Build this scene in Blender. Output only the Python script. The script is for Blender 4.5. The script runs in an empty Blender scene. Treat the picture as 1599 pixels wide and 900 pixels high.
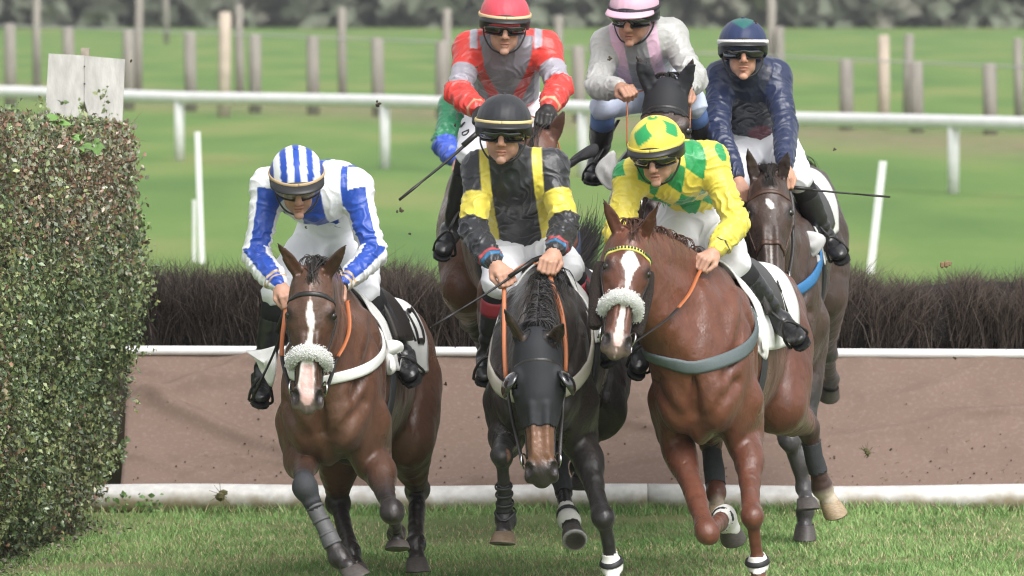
import bpy, math, random
import numpy as np
from mathutils import Vector, Matrix

# ------------------------------------------------------------------ camera, light, exposure
sc = bpy.context.scene
C = sc.collection
FPX, CAMH, HOR = 10500.0, 2.585, -41.0         # focal length in photo pixels, camera height, horizon row
PIT = math.atan((450 - HOR) / FPX)
cd = bpy.data.cameras.new('camera'); cam = bpy.data.objects.new('camera', cd); C.objects.link(cam)
cam.location = (0, 0, CAMH); cam.rotation_euler = (math.pi / 2 - PIT, 0, 0)
cd.sensor_width = 36; cd.lens = 36 * FPX / 1599; cd.clip_start = 0.5; cd.clip_end = 3000
cd.dof.use_dof = True; cd.dof.focus_distance = 27.9; cd.dof.aperture_fstop = 6.5
sc.camera = cam
W = bpy.data.worlds.new('World'); sc.world = W; W.use_nodes = True
wn = W.node_tree; bg = wn.nodes['Background']
sky = wn.nodes.new('ShaderNodeTexSky'); sky.sky_type = 'NISHITA'; sky.sun_disc = False
SUN_EL, SUN_AZ = math.radians(50), math.radians(152)   # high, behind the camera and to the right
sky.sun_elevation = SUN_EL; sky.sun_rotation = SUN_AZ; sky.air_density = 1.0; sky.dust_density = 4.0
hs = wn.nodes.new('ShaderNodeHueSaturation'); hs.inputs['Saturation'].default_value = 0.12
wn.links.new(sky.outputs[0], hs.inputs['Color']); wn.links.new(hs.outputs[0], bg.inputs['Color'])
bg.inputs['Strength'].default_value = 0.15
sd = bpy.data.lights.new('sun', 'SUN'); sun = bpy.data.objects.new('sun', sd); C.objects.link(sun)
sd.energy = 1.2; sd.angle = math.radians(38); sd.color = (1, 0.955, 0.93)
_sv = Vector((math.sin(SUN_AZ) * math.cos(SUN_EL), math.cos(SUN_AZ) * math.cos(SUN_EL), math.sin(SUN_EL)))
sun.rotation_euler = (-_sv).to_track_quat('-Z', 'Y').to_euler()
sc.view_settings.view_transform = 'Standard'; sc.view_settings.look = 'None'
sc.view_settings.gamma = 1; sc.view_settings.use_curve_mapping = False
sc.view_settings.exposure = 0.72
sc.render.engine = 'CYCLES'; sc.cycles.max_bounces = 5; sc.cycles.use_denoising = True
sc.cycles.transparent_max_bounces = 6; sc.cycles.filter_width = 1.15

rng = np.random.default_rng(7); random.seed(7)

def at(px, py, Y):
    """the world point seen at photo pixel (px, py) at ground distance Y"""
    dx, dy = (px - 799.5), -(py - 450.0)
    c, s = math.cos(PIT), math.sin(PIT)
    d = np.array([dx, FPX * c + dy * s, -FPX * s + dy * c])
    return np.array([0, 0, CAMH]) + d * (Y / d[1])
def A(*a): return np.array(a, float)
def nrm(v):
    v = np.asarray(v, float); return v / (np.linalg.norm(v) + 1e-12)

# ------------------------------------------------------------------ materials
MATS = {}
def mat(name, col=(.5, .5, .5), rough=.6, attr=False, noise=0., nscale=30., bump=0., bscale=60., bdist=.004, metal=0., spec=.5,
        sheen=0., alpha=1., stretch=None, trans=0., coat=0., noise2=0., n2scale=3., b2=0., b2scale=15., sss=0., b3=0., rvar=0.):
    if name in MATS: return MATS[name]
    m = bpy.data.materials.new(name); m.use_nodes = True; MATS[name] = m
    nt = m.node_tree; p = nt.nodes['Principled BSDF']; L = nt.links.new
    p.inputs['Roughness'].default_value = rough; p.inputs['Metallic'].default_value = metal
    p.inputs['Specular IOR Level'].default_value = spec; p.inputs['Sheen Weight'].default_value = sheen
    p.inputs['Alpha'].default_value = alpha; p.inputs['Transmission Weight'].default_value = trans
    p.inputs['Coat Weight'].default_value = coat; p.inputs['Coat Roughness'].default_value = .15
    p.inputs['Subsurface Weight'].default_value = sss; p.inputs['Subsurface Scale'].default_value = .01
    tc = nt.nodes.new('ShaderNodeTexCoord'); co = tc.outputs['Object']
    if stretch:
        mp = nt.nodes.new('ShaderNodeMapping'); mp.inputs['Scale'].default_value = stretch; L(co, mp.inputs[0]); co = mp.outputs[0]
    if attr:
        a = nt.nodes.new('ShaderNodeAttribute'); a.attribute_name = 'Col'; c = a.outputs['Color']
    else:
        r = nt.nodes.new('ShaderNodeRGB'); r.outputs[0].default_value = (*col, 1); c = r.outputs[0]
    for amt, sca in ((noise, nscale), (noise2, n2scale)):
        if amt:
            n = nt.nodes.new('ShaderNodeTexNoise'); n.inputs['Scale'].default_value = sca; n.inputs['Detail'].default_value = 6
            L(co, n.inputs['Vector'])
            mr = nt.nodes.new('ShaderNodeMapRange'); mr.inputs[1].default_value = .3; mr.inputs[2].default_value = .7
            mr.inputs[3].default_value = 1 - amt; mr.inputs[4].default_value = 1 + amt; L(n.outputs[0], mr.inputs[0])
            v = nt.nodes.new('ShaderNodeVectorMath'); v.operation = 'SCALE'; L(c, v.inputs[0]); L(mr.outputs[0], v.inputs['Scale']); c = v.outputs[0]
    L(c, p.inputs['Base Color'])
    nb = None
    if rvar:
        n = nt.nodes.new('ShaderNodeTexNoise'); n.inputs['Scale'].default_value = 7; n.inputs['Detail'].default_value = 5; L(co, n.inputs['Vector'])
        mr = nt.nodes.new('ShaderNodeMapRange'); mr.inputs[1].default_value = .35; mr.inputs[2].default_value = .65; mr.inputs[3].default_value = rough - rvar; mr.inputs[4].default_value = rough + rvar
        L(n.outputs[0], mr.inputs[0]); L(mr.outputs[0], p.inputs['Roughness'])
    for amt, sca, dist in ((b2, b2scale, .02), (b3, b2scale * 3.1, .008), (bump, bscale, bdist)):
        if amt:
            n = nt.nodes.new('ShaderNodeTexNoise'); n.inputs['Scale'].default_value = sca; n.inputs['Detail'].default_value = 5
            L(co, n.inputs['Vector'])
            b = nt.nodes.new('ShaderNodeBump'); b.inputs['Strength'].default_value = amt; b.inputs['Distance'].default_value = dist
            L(n.outputs[0], b.inputs['Height'])
            if nb is not None: L(nb, b.inputs['Normal'])
            nb = b.outputs[0]
    if nb is not None: L(nb, p.inputs['Normal'])
    return m

# ------------------------------------------------------------------ objects
def mesh_obj(name, V, F, m, parent=None, col=None, smooth=True, loc=None, midx=None):
    V = np.asarray(V, np.float32)
    me = bpy.data.meshes.new(name)
    if isinstance(F, np.ndarray):
        n, k = F.shape
        me.vertices.add(len(V)); me.vertices.foreach_set('co', V.ravel())
        me.loops.add(n * k); me.loops.foreach_set('vertex_index', F.astype(np.int32).ravel())
        me.polygons.add(n); me.polygons.foreach_set('loop_start', np.arange(0, n * k, k, dtype=np.int32))
        me.polygons.foreach_set('loop_total', np.full(n, k, np.int32)); me.update(calc_edges=True)
    else:
        me.from_pydata(V.tolist(), [], F)
    if smooth: me.polygons.foreach_set('use_smooth', np.ones(len(me.polygons), bool))
    for q in (m if isinstance(m, (list, tuple)) else [m]): me.materials.append(q)
    if midx is not None: me.polygons.foreach_set('material_index', np.asarray(midx, np.int32))
    if col is not None:
        a = me.attributes.new('Col', 'FLOAT_COLOR', 'POINT')
        cc = np.ones((len(V), 4), np.float32); cc[:, :3] = col; a.data.foreach_set('color', cc.ravel())
    me.validate() if not isinstance(F, np.ndarray) else None
    o = bpy.data.objects.new(name, me); C.objects.link(o)
    if parent is not None:
        root = parent
        while root.parent: root = root.parent
        o.parent = parent
        if root.type == 'EMPTY':                # everything is modelled in world space
            o.matrix_parent_inverse = Matrix.Translation(-root.location) if parent == root else Matrix.Identity(4)
    return o
def thing(name, label, cat, loc, group=None):
    o = bpy.data.objects.new(name, None); C.objects.link(o); o.location = Vector(loc); o.empty_display_size = .1
    o['label'] = label; o['category'] = cat
    if group: o['group'] = group
    return o
def tag(o, label=None, cat=None, group=None, kind=None):
    if label: o['label'] = label
    if cat: o['category'] = cat
    if group: o['group'] = group
    if kind: o['kind'] = kind
    return o

class MB:
    """collects simple shapes into one mesh"""
    def __init__(s): s.V = []; s.F = []; s.C = []; s.n = 0
    def add(s, V, F, col=None):
        V = np.asarray(V, float); s.V.append(V); s.F += [tuple(int(i) + s.n for i in f) for f in F]
        s.C.append(np.tile(np.asarray(col if col is not None else (1, 1, 1), float), (len(V), 1)) if col is None or np.ndim(col) == 1 else col)
        s.n += len(V)
    def tube(s, pts, rad, n=8, col=None, flat=None, up=None):
        P = np.asarray(pts, float); R = np.broadcast_to(np.asarray(rad, float), (len(P),)).copy()
        T = np.gradient(P, axis=0); T /= np.linalg.norm(T, axis=1)[:, None] + 1e-9
        u = np.asarray(up if up is not None else (0, 0, 1), float)
        if up is None and abs(T[0] @ u) > .9: u = A(1, 0, 0)
        V = []
        for i in range(len(P)):
            uu = u[i] if u.ndim == 2 else u
            b = nrm(np.cross(T[i], uu)); nn = np.cross(b, T[i])
            if up is None: u = nn
            for k in range(n):
                a = 2 * math.pi * k / n
                V.append(P[i] + R[i] * (math.cos(a) * b + math.sin(a) * nn * (flat or 1)))
        F = [(i * n + k, i * n + (k + 1) % n, (i + 1) * n + (k + 1) % n, (i + 1) * n + k) for i in range(len(P) - 1) for k in range(n)]
        F += [tuple(range(n))[::-1], tuple((len(P) - 1) * n + k for k in range(n))]
        s.add(V, F, col)
    def box(s, lo, hi, col=None, M=None):
        V = np.array([(x, y, z) for x in (lo[0], hi[0]) for y in (lo[1], hi[1]) for z in (lo[2], hi[2])], float)
        if M is not None: V = V @ M[:3, :3].T + M[:3, 3]
        s.add(V, [(0, 1, 3, 2), (4, 6, 7, 5), (0, 4, 5, 1), (2, 3, 7, 6), (0, 2, 6, 4), (1, 5, 7, 3)], col)
    def ball(s, c, r, R=None, n=12, col=None):
        r = np.broadcast_to(np.asarray(r, float), (3,)); m = n // 2 + 1
        V = []
        for i in range(m):
            th = math.pi * i / (m - 1)
            for k in range(n):
                a = 2 * math.pi * k / n; V.append((math.sin(th) * math.cos(a), math.sin(th) * math.sin(a), math.cos(th)))
        V = np.array(V) * r
        if R is not None: V = V @ R.T
        F = [(i * n + k, (i + 1) * n + k, (i + 1) * n + (k + 1) % n, i * n + (k + 1) % n) for i in range(m - 1) for k in range(n)]
        s.add(V + np.asarray(c), F, col)
    def build(s, name, m, parent=None, smooth=True, col=False):
        return mesh_obj(name, np.concatenate(s.V), s.F, m, parent, np.concatenate(s.C) if col else None, smooth)

# ------------------------------------------------------------------ implicit surfaces -> one continuous mesh
class Cone:
    def __init__(s, a, b, ra, rb, k=.02, side=None, sx=1., tagv=None):
        s.a, s.b, s.ra, s.rb, s.k, s.sx, s.tag = np.asarray(a, float), np.asarray(b, float), ra, rb, k, sx, tagv
        s.side = None if side is None else nrm(side)
    def bb(s):
        r = max(s.ra, s.rb) * max(1, s.sx); return np.minimum(s.a, s.b) - r, np.maximum(s.a, s.b) + r
    def d(s, X, Y, Z):
        ab = s.b - s.a; L2 = ab @ ab + 1e-12
        px, py, pz = X - np.float32(s.a[0]), Y - np.float32(s.a[1]), Z - np.float32(s.a[2])
        t = np.clip((px * ab[0] + py * ab[1] + pz * ab[2]) / L2, 0, 1)
        px = px - t * ab[0]; py = py - t * ab[1]; pz = pz - t * ab[2]
        if s.side is not None:
            l = px * s.side[0] + py * s.side[1] + pz * s.side[2]; f = (1 / s.sx - 1) * l
            px = px + f * s.side[0]; py = py + f * s.side[1]; pz = pz + f * s.side[2]
        return np.sqrt(px * px + py * py + pz * pz) - (s.ra + (s.rb - s.ra) * t)
class Ell:
    def __init__(s, c, r, R=None, k=.03, tagv=None):
        s.c, s.r, s.k, s.tag = np.asarray(c, float), np.broadcast_to(np.asarray(r, float), (3,)).astype(float), k, tagv
        s.R = np.eye(3) if R is None else np.asarray(R, float)     # columns are the local axes
    def bb(s):
        e = np.sqrt(((s.R * s.r) ** 2).sum(1)); return s.c - e, s.c + e
    def d(s, X, Y, Z):
        px, py, pz = X - np.float32(s.c[0]), Y - np.float32(s.c[1]), Z - np.float32(s.c[2]); q = []
        for i in range(3):
            q.append((px * s.R[0, i] + py * s.R[1, i] + pz * s.R[2, i]) / s.r[i])
        k0 = np.sqrt(q[0] ** 2 + q[1] ** 2 + q[2] ** 2)
        k1 = np.sqrt((q[0] / s.r[0]) ** 2 + (q[1] / s.r[1]) ** 2 + (q[2] / s.r[2]) ** 2) + 1e-6
        return k0 * (k0 - 1) / k1
def catmull(P, n):
    P = np.asarray(P, float); Q = np.vstack([2 * P[0] - P[1], P, 2 * P[-1] - P[-2]]); out = []
    for i in range(len(P) - 1):
        for t in np.arange(n) / n:
            a, b, c, d = Q[i:i + 4]
            out.append(.5 * (2 * b + (c - a) * t + (2 * a - 5 * b + 4 * c - d) * t * t + (-a + 3 * b - 3 * c + d) * t ** 3))
    out.append(P[-1]); return np.array(out)
class Chain:
    """one tapering limb: hard union of its segments, blended as a whole"""
    def __init__(s, segs, k): s.segs, s.k = segs, k
    def bb(s):
        b = [q.bb() for q in s.segs]; return np.min([x[0] for x in b], 0), np.max([x[1] for x in b], 0)
    def d(s, X, Y, Z):
        r = s.segs[0].d(X, Y, Z)
        for q in s.segs[1:]: r = smin(r, q.d(X, Y, Z), .004)
        return r
def chain(P, r, k=.02, side=None, sx=1., n=3, kk=None, tagv=None):
    Q = catmull(np.hstack([np.asarray(P, float), np.asarray(r, float)[:, None]]), n)
    return [Chain([Cone(Q[i, :3], Q[i + 1, :3], max(Q[i, 3], .002), max(Q[i + 1, 3], .002), k, side, sx) for i in range(len(Q) - 1)], k)]
def smin(a, b, k):
    h = np.maximum(k - np.abs(a - b), 0) / k
    return np.minimum(a, b) - h * h * (k * .25)
def sdf(prims, P, cut=()):
    P = np.asarray(P, np.float32); X, Y, Z = P[:, 0], P[:, 1], P[:, 2]; F = np.full(len(P), 5, np.float32)
    for p in prims: F = smin(F, p.d(X, Y, Z), p.k)
    for p in cut: F = -smin(-F, p.d(X, Y, Z), p.k)
    return F
def sdf_grad(prims, P, e=.004):
    P = np.asarray(P, float); g = np.zeros_like(P)
    for i in range(3):
        d = np.zeros(3); d[i] = e; g[:, i] = sdf(prims, P + d) - sdf(prims, P - d)
    return g / (np.linalg.norm(g, axis=1)[:, None] + 1e-9)
def snap(prims, P, off=0., it=6):
    P = np.asarray(P, float).copy()
    for _ in range(it):
        P -= sdf_grad(prims, P) * (sdf(prims, P) - off)[:, None] * .9
    return P, sdf_grad(prims, P)
def polygonise(prims, h, cut=(), clip=None, smooth=1):
    lo = np.min([p.bb()[0] for p in prims], 0) - 3 * h - .02; hi = np.max([p.bb()[1] for p in prims], 0) + 3 * h + .02
    N = np.ceil((hi - lo) / h).astype(int) + 1
    G = [(lo[i] + h * np.arange(N[i])).astype(np.float32) for i in range(3)]
    F = np.full(N, .3, np.float32)
    def sl(p, m):
        a, b = p.bb(); i0 = np.maximum(np.floor((a - m - lo) / h).astype(int), 0); i1 = np.minimum(np.ceil((b + m - lo) / h).astype(int) + 1, N)
        return tuple(slice(i0[i], i1[i]) for i in range(3))
    for p in prims:
        s = sl(p, p.k + 2 * h)
        if isinstance(p, Chain):
            T = np.full(F[s].shape, .3, np.float32); o = np.array([q.start for q in s])
            for g_ in p.segs:
                t = sl(g_, p.k + 2 * h); t2 = tuple(slice(max(t[i].start, s[i].start) - o[i], min(t[i].stop, s[i].stop) - o[i]) for i in range(3))
                T[t2] = smin(T[t2], g_.d(G[0][s[0]][t2[0], None, None], G[1][s[1]][None, t2[1], None], G[2][s[2]][None, None, t2[2]]), .004)
            F[s] = smin(F[s], T, p.k); continue
        F[s] = smin(F[s], p.d(G[0][s[0], None, None], G[1][None, s[1], None], G[2][None, None, s[2]]), p.k)
    for p in cut:
        s = sl(p, p.k + 2 * h)
        F[s] = -smin(-F[s], p.d(G[0][s[0], None, None], G[1][None, s[1], None], G[2][None, None, s[2]]), p.k)
    if clip is not None:
        for (c, n_) in clip:                       # keep the side the normal points away from
            d = (G[0][:, None, None] - c[0]) * n_[0] + (G[1][None, :, None] - c[1]) * n_[1] + (G[2][None, None, :] - c[2]) * n_[2]
            F = np.maximum(F, d.astype(np.float32))
    S = F < 0
    n1, n2, n3 = N - 1
    cnt = np.zeros((n1, n2, n3), np.int8)
    offs = [(a, b, c) for a in (0, 1) for b in (0, 1) for c in (0, 1)]
    for a, b, c in offs: cnt += S[a:a + n1, b:b + n2, c:c + n3]
    act = np.argwhere((cnt > 0) & (cnt < 8))
    ids = np.full((n1, n2, n3), -1, np.int32); ids[tuple(act.T)] = np.arange(len(act))
    val = np.stack([F[act[:, 0] + a, act[:, 1] + b, act[:, 2] + c] for a, b, c in offs], 1)
    acc = np.zeros((len(act), 3)); w = np.zeros(len(act))
    for i in range(8):
        for j in range(i + 1, 8):
            oi, oj = np.array(offs[i]), np.array(offs[j])
            if abs(oi - oj).sum() != 1: continue
            vi, vj = val[:, i], val[:, j]; x = (vi < 0) != (vj < 0)
            t = np.where(x, vi / np.where(x, vi - vj, 1), 0)
            acc += np.where(x, 1, 0)[:, None] * (oi + t[:, None] * (oj - oi)); w += x
    V = lo + h * (act + acc / w[:, None])
    Q = []
    for ax in range(3):
        s0 = [slice(None)] * 3; s1 = [slice(None)] * 3; s0[ax] = slice(0, -1); s1[ax] = slice(1, None)
        e = S[tuple(s0)] != S[tuple(s1)]; E = np.argwhere(e)
        b, c = [(1, 2), (2, 0), (0, 1)][ax]
        E = E[(E[:, b] > 0) & (E[:, c] > 0) & (E[:, b] < N[b] - 1) & (E[:, c] < N[c] - 1)]
        ins = S[tuple(E.T)]
        def g(db, dc):
            K = E.copy(); K[:, b] -= db; K[:, c] -= dc; return ids[tuple(K.T)]
        q = np.stack([g(1, 1), g(0, 1), g(0, 0), g(1, 0)], 1); q[~ins] = q[~ins][:, ::-1]
        Q.append(q)
    Q = np.concatenate(Q); Q = Q[(Q >= 0).all(1)]
    for _ in range(smooth):
        acc = np.zeros_like(V); w = np.zeros(len(V))
        for i, j in ((0, 1), (1, 2), (2, 3), (3, 0)):
            for u, v in ((i, j), (j, i)):
                for ax in range(3): acc[:, ax] += np.bincount(Q[:, u], V[Q[:, v], ax], len(V))
                w += np.bincount(Q[:, u], minlength=len(V))
        V = .5 * V + .5 * acc / np.maximum(w, 1)[:, None]
    return V, Q
def normals(V, Q):
    n = np.cross(V[Q[:, 2]] - V[Q[:, 0]], V[Q[:, 3]] - V[Q[:, 1]]); N = np.zeros_like(V)
    for i in range(4):
        for ax in range(3): N[:, ax] += np.bincount(Q[:, i], n[:, ax], len(V))
    return N / (np.linalg.norm(N, axis=1)[:, None] + 1e-12)
def make_noise(seed, n=7):
    r = np.random.default_rng(seed); K = r.normal(size=(n, 3)); K /= np.linalg.norm(K, axis=1)[:, None]; K *= r.uniform(.6, 1.7, (n, 1)); ph = r.uniform(0, 6.28, n)
    def f(P, s=1.):
        P = np.asarray(P); w = .25 * np.sin(P * s * 1.7 + ph[:3]); a = np.zeros(len(P))
        for i in range(n): a += np.sin((P * s + w[:, [1, 2, 0]]) @ K[i] * 2 + ph[i])
        return a / n * 1.6
    return f
NZ = [make_noise(i) for i in range(6)]
def patch(V, Q, keep, off):
    """faces of a skin mesh whose corners are all kept, pushed outwards: a fitted cloth"""
    f = Q[keep[Q].all(1)]; u, inv = np.unique(f, return_inverse=True)
    return V[u] + normals(V, Q)[u] * off, inv.reshape(f.shape), u
def solid(o, th):
    m = o.modifiers.new('thickness', 'SOLIDIFY'); m.thickness = th; m.offset = -1; return o
def strap(prims, pts, w, m, name, parent, off=.004, n=5, th=.004, col=None):
    """a flat strap laid over a skin"""
    P = catmull(pts, n); P, N = snap(prims, P, off)
    T = np.gradient(P, axis=0); B = np.cross(T, N); B /= np.linalg.norm(B, axis=1)[:, None] + 1e-9
    V = []; n_ = len(P)
    for a, b in ((-1, 0), (-.5, .6), (.5, .6), (1, 0), (1, -1), (-1, -1)): V.append(P + B * a * w / 2 + N * b * th)
    V = np.array(V).transpose(1, 0, 2).reshape(-1, 3); k = 6
    F = [(i * k + j, i * k + (j + 1) % k, (i + 1) * k + (j + 1) % k, (i + 1) * k + j) for i in range(n_ - 1) for j in range(k)]
    F += [tuple(range(k))[::-1], tuple((n_ - 1) * k + j for j in range(k))]
    return mesh_obj(name, V, F, m, parent)
# ================================================================== THE SETTING
def grass_mat():
    m = bpy.data.materials.new('turf'); m.use_nodes = True; nt = m.node_tree; p = nt.nodes['Principled BSDF']; L = nt.links.new
    tc = nt.nodes.new('ShaderNodeTexCoord')
    def noise(scale, st=(1, 1, 1), det=5):
        mp = nt.nodes.new('ShaderNodeMapping'); mp.inputs['Scale'].default_value = st; L(tc.outputs['Object'], mp.inputs[0])
        n = nt.nodes.new('ShaderNodeTexNoise'); n.inputs['Scale'].default_value = scale; n.inputs['Detail'].default_value = det; L(mp.outputs[0], n.inputs['Vector']); return n.outputs[0]
    def ramp(f, stops):
        r = nt.nodes.new('ShaderNodeValToRGB'); e = r.color_ramp.elements
        e[0].position, e[0].color = stops[0][0], (*stops[0][1], 1); e[1].position, e[1].color = stops[-1][0], (*stops[-1][1], 1)
        for q, c in stops[1:-1]: x = e.new(q); x.color = (*c, 1)
        L(f, r.inputs[0]); return r.outputs[0]
    def mix(a, b, f):
        x = nt.nodes.new('ShaderNodeMix'); x.data_type = 'RGBA'
        L(a, x.inputs[6]); L(b, x.inputs[7])
        if isinstance(f, float): x.inputs[0].default_value = f
        else: L(f, x.inputs[0])
        return x.outputs[2]
    base = ramp(noise(.35, (1, .25, 1)), [(.34, (.085, .185, .052)), (.5, (.135, .245, .064)), (.66, (.23, .27, .095))])
    fine = ramp(noise(9), [(.3, (.09, .14, .045)), (.7, (.17, .21, .08))])
    c = mix(base, fine, .35)
    # worn soil between the blades close by, along the rail and the foot of the old fence
    sx = nt.nodes.new('ShaderNodeSeparateXYZ'); L(tc.outputs['Object'], sx.inputs[0])
    def band(y0, slope, wid):
        a = nt.nodes.new('ShaderNodeMath'); a.operation = 'MULTIPLY_ADD'; L(sx.outputs[0], a.inputs[0]); a.inputs[1].default_value = slope; L(sx.outputs[1], a.inputs[2])
        b = nt.nodes.new('ShaderNodeMath'); b.operation = 'SUBTRACT'; L(a.outputs[0], b.inputs[0]); b.inputs[1].default_value = y0
        d = nt.nodes.new('ShaderNodeMath'); d.operation = 'ABSOLUTE'; L(b.outputs[0], d.inputs[0])
        r = nt.nodes.new('ShaderNodeMapRange'); r.inputs[1].default_value = 0; r.inputs[2].default_value = wid; r.inputs[3].default_value = 1; r.inputs[4].default_value = 0; L(d.outputs[0], r.inputs[0])
        n = nt.nodes.new('ShaderNodeMath'); n.operation = 'MULTIPLY'; L(r.outputs[0], n.inputs[0]); L(ramp(noise(1.2), [(.3, (.3,) * 3), (.6, (1,) * 3)]), n.inputs[1]); return n.outputs[0]
    soil = ramp(noise(3), [(.3, (.16, .125, .08)), (.7, (.29, .245, .16))])
    c = mix(c, soil, band(121, 2.6, 14)); 
    nb = nt.nodes.new('ShaderNodeMath'); nb.operation = 'MULTIPLY'; L(band(29.5, 0, 4.5), nb.inputs[0]); nb.inputs[1].default_value = .75
    c = mix(c, soil, nb.outputs[0])
    L(c, p.inputs['Base Color']); p.inputs['Roughness'].default_value = .9; p.inputs['Specular IOR Level'].default_value = .1
    b = nt.nodes.new('ShaderNodeBump'); b.inputs['Distance'].default_value = .03; b.inputs['Strength'].default_value = .5; L(noise(40), b.inputs['Height']); L(b.outputs[0], p.inputs['Normal'])
    return m
turf = grass_mat()
ys = np.concatenate([[-30, 5, 15], np.arange(24, 40, .4), [45, 60, 80, 110, 150, 200, 300, 400, 700, 1500]]); xs = np.concatenate([[-900, -200, -60, -15], np.arange(-5, 5.1, .4), [15, 60, 200, 900]])
GX, GY = np.meshgrid(xs, ys); inn = (np.abs(GX) < 8) & (GY > 23) & (GY < 40)
GZ = np.where(inn, .012 * NZ[0](np.stack([GX, GY, 0 * GX], -1).reshape(-1, 3), 1.3).reshape(GX.shape), 0)
ni, nj = GX.shape
Fq = np.array([(i * nj + j, i * nj + j + 1, (i + 1) * nj + j + 1, (i + 1) * nj + j) for i in range(ni - 1) for j in range(nj - 1)])
tag(mesh_obj('ground', np.stack([GX, GY, GZ], -1).reshape(-1, 3), Fq, turf), kind='structure')

def blades(name, n, x0, x1, y0, y1, hmin, hmax, wid, seed, keep=None, label=None):
    r = np.random.default_rng(seed); P = np.stack([r.uniform(x0, x1, n), r.uniform(y0, y1, n), np.zeros(n)], 1)
    d = NZ[1](P, 1.1) * .5 + NZ[2](P, 4.) * .5
    ok = r.uniform(size=n) < np.clip(.68 + 1.1 * d, .08, 1)
    if keep is not None: ok &= keep(P, r)
    P = P[ok]; d = d[ok]; n = len(P)
    P[:, 2] = .012 * NZ[0](P, 1.3)
    h = r.uniform(hmin, hmax, n) * (1 + .35 * d); a = r.uniform(0, 6.28, n); w = wid * r.uniform(.6, 1.4, n)
    side = np.stack([np.cos(a), np.sin(a), 0 * a], 1); a2 = r.uniform(0, 6.28, n); ln = np.stack([np.cos(a2), np.sin(a2), 0 * a], 1)
    l1 = h[:, None] * r.uniform(.1, .5, n)[:, None]; l2 = h[:, None] * r.uniform(.4, 1.5, n)[:, None]; z = np.array([0, 0, 1.])
    V = np.stack([P - side * w[:, None], P + side * w[:, None], P + ln * l1 + z * h[:, None] * .55 + side * w[:, None] * .7,
                  P + ln * l1 + z * h[:, None] * .55 - side * w[:, None] * .7, P + ln * l2 * .8 + z * h[:, None]], 1).reshape(-1, 3)
    b = np.arange(n)[:, None] * 5
    F = np.concatenate([np.concatenate([b + 0, b + 1, b + 2], 1), np.concatenate([b + 0, b + 2, b + 3], 1), np.concatenate([b + 3, b + 2, b + 4], 1)])
    t = np.clip(.5 + .45 * NZ[3](P, 2.2) + r.normal(0, .25, n), 0, 1)[:, None]; dry = (r.uniform(size=n) < np.clip(.26 - .45 * d, .05, .75))[:, None]
    c = np.where(dry, np.array([.52, .46, .27]) * r.uniform(.6, 1.1, (n, 1)), np.array([.115, .24, .065]) * (1 - t) + np.array([.27, .42, .15]) * t)
    o = mesh_obj(name, V, F, mat('grass_blade', attr=True, rough=.6, spec=.25), None, np.repeat(c, 5, 0), smooth=False)
    return tag(o, label, 'grass', kind='stuff')
blades('grass', 300000, -3.2, 3.6, 25.6, 33.0, .010, .030, .0020, 11, keep=lambda P, r: (r.uniform(size=len(P)) < np.clip((32.3 - P[:, 1]) / 1.5 + .12, 0, 1)),
       label='short green turf with worn straw-coloured patches in front of the fence')
blades('grass', 8000, -3.0, 4.0, 32.0, 32.24, .02, .065, .0022, 12, label='longer dry grass left uncut along the white ground tube')

# ---- the steeplechase fence: fabric apron, white rails, birch brush
FY = 32.3                                   # foot of the take-off board
fence = thing('steeplechase_fence', 'dark birch brush jump with brown fabric apron and white rails', 'fence', (0, FY, 0))
white = mat('white_paint', (.74, .74, .74), .45, noise=.06, nscale=6)
def mud_tube():
    m = mat('muddy_white_tube', (.56, .55, .53), .5, noise=.15, nscale=7, noise2=.10, n2scale=30); nt = m.node_tree; L = nt.links.new; p = nt.nodes['Principled BSDF']
    src = p.inputs['Base Color'].links[0].from_socket; tc = nt.nodes.new('ShaderNodeTexCoord'); sx = nt.nodes.new('ShaderNodeSeparateXYZ'); L(tc.outputs['Object'], sx.inputs[0])
    n = nt.nodes.new('ShaderNodeTexNoise'); n.inputs['Scale'].default_value = 9; n.inputs['Detail'].default_value = 7; L(tc.outputs['Object'], n.inputs['Vector'])
    a = nt.nodes.new('ShaderNodeMath'); a.operation = 'MULTIPLY_ADD'; L(n.outputs[0], a.inputs[0]); a.inputs[1].default_value = -.16; L(sx.outputs[2], a.inputs[2])
    r = nt.nodes.new('ShaderNodeMapRange'); r.inputs[1].default_value = -.05; r.inputs[2].default_value = .012; r.inputs[3].default_value = .9; r.inputs[4].default_value = 0; L(a.outputs[0], r.inputs[0])
    x = nt.nodes.new('ShaderNodeMix'); x.data_type = 'RGBA'; L(r.outputs[0], x.inputs[0]); L(src, x.inputs[6]); x.inputs[7].default_value = (.25, .20, .12, 1); L(x.outputs[2], p.inputs['Base Color']); return m
tubem = mud_tube()
_unused = dict(a=mat) #'muddy_white_tube', (.70, .69, .66), .5, noise=.22, nscale=7, noise2=.12, n2scale=30)
x0, x1 = -3.5, 4.2
r0 = .069
sections = [-2.66, .62, x1]
xa = at(140, 790, FY)[0]
for a_, b_ in zip([xa, .655], [.651, x1]):
    mb = MB(); t = np.linspace(a_, b_, 24); mb.tube(np.stack([t, 0 * t + FY, r0 - .012 + .006 * np.sin(t * 3)], 1), r0, 20); o = mb.build('ground_tube', tubem, fence)
TZ = .80; TY = 33.25                        # top rail
tz = 2.585 - (550 + 41) * TY / FPX
mb = MB(); t = np.linspace(x0, x1, 30); mb.tube(np.stack([t, 0 * t + TY, tz + 0 * t - .004 * t], 1), .024, 12); mb.build('top_rail', white, fence)
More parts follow.
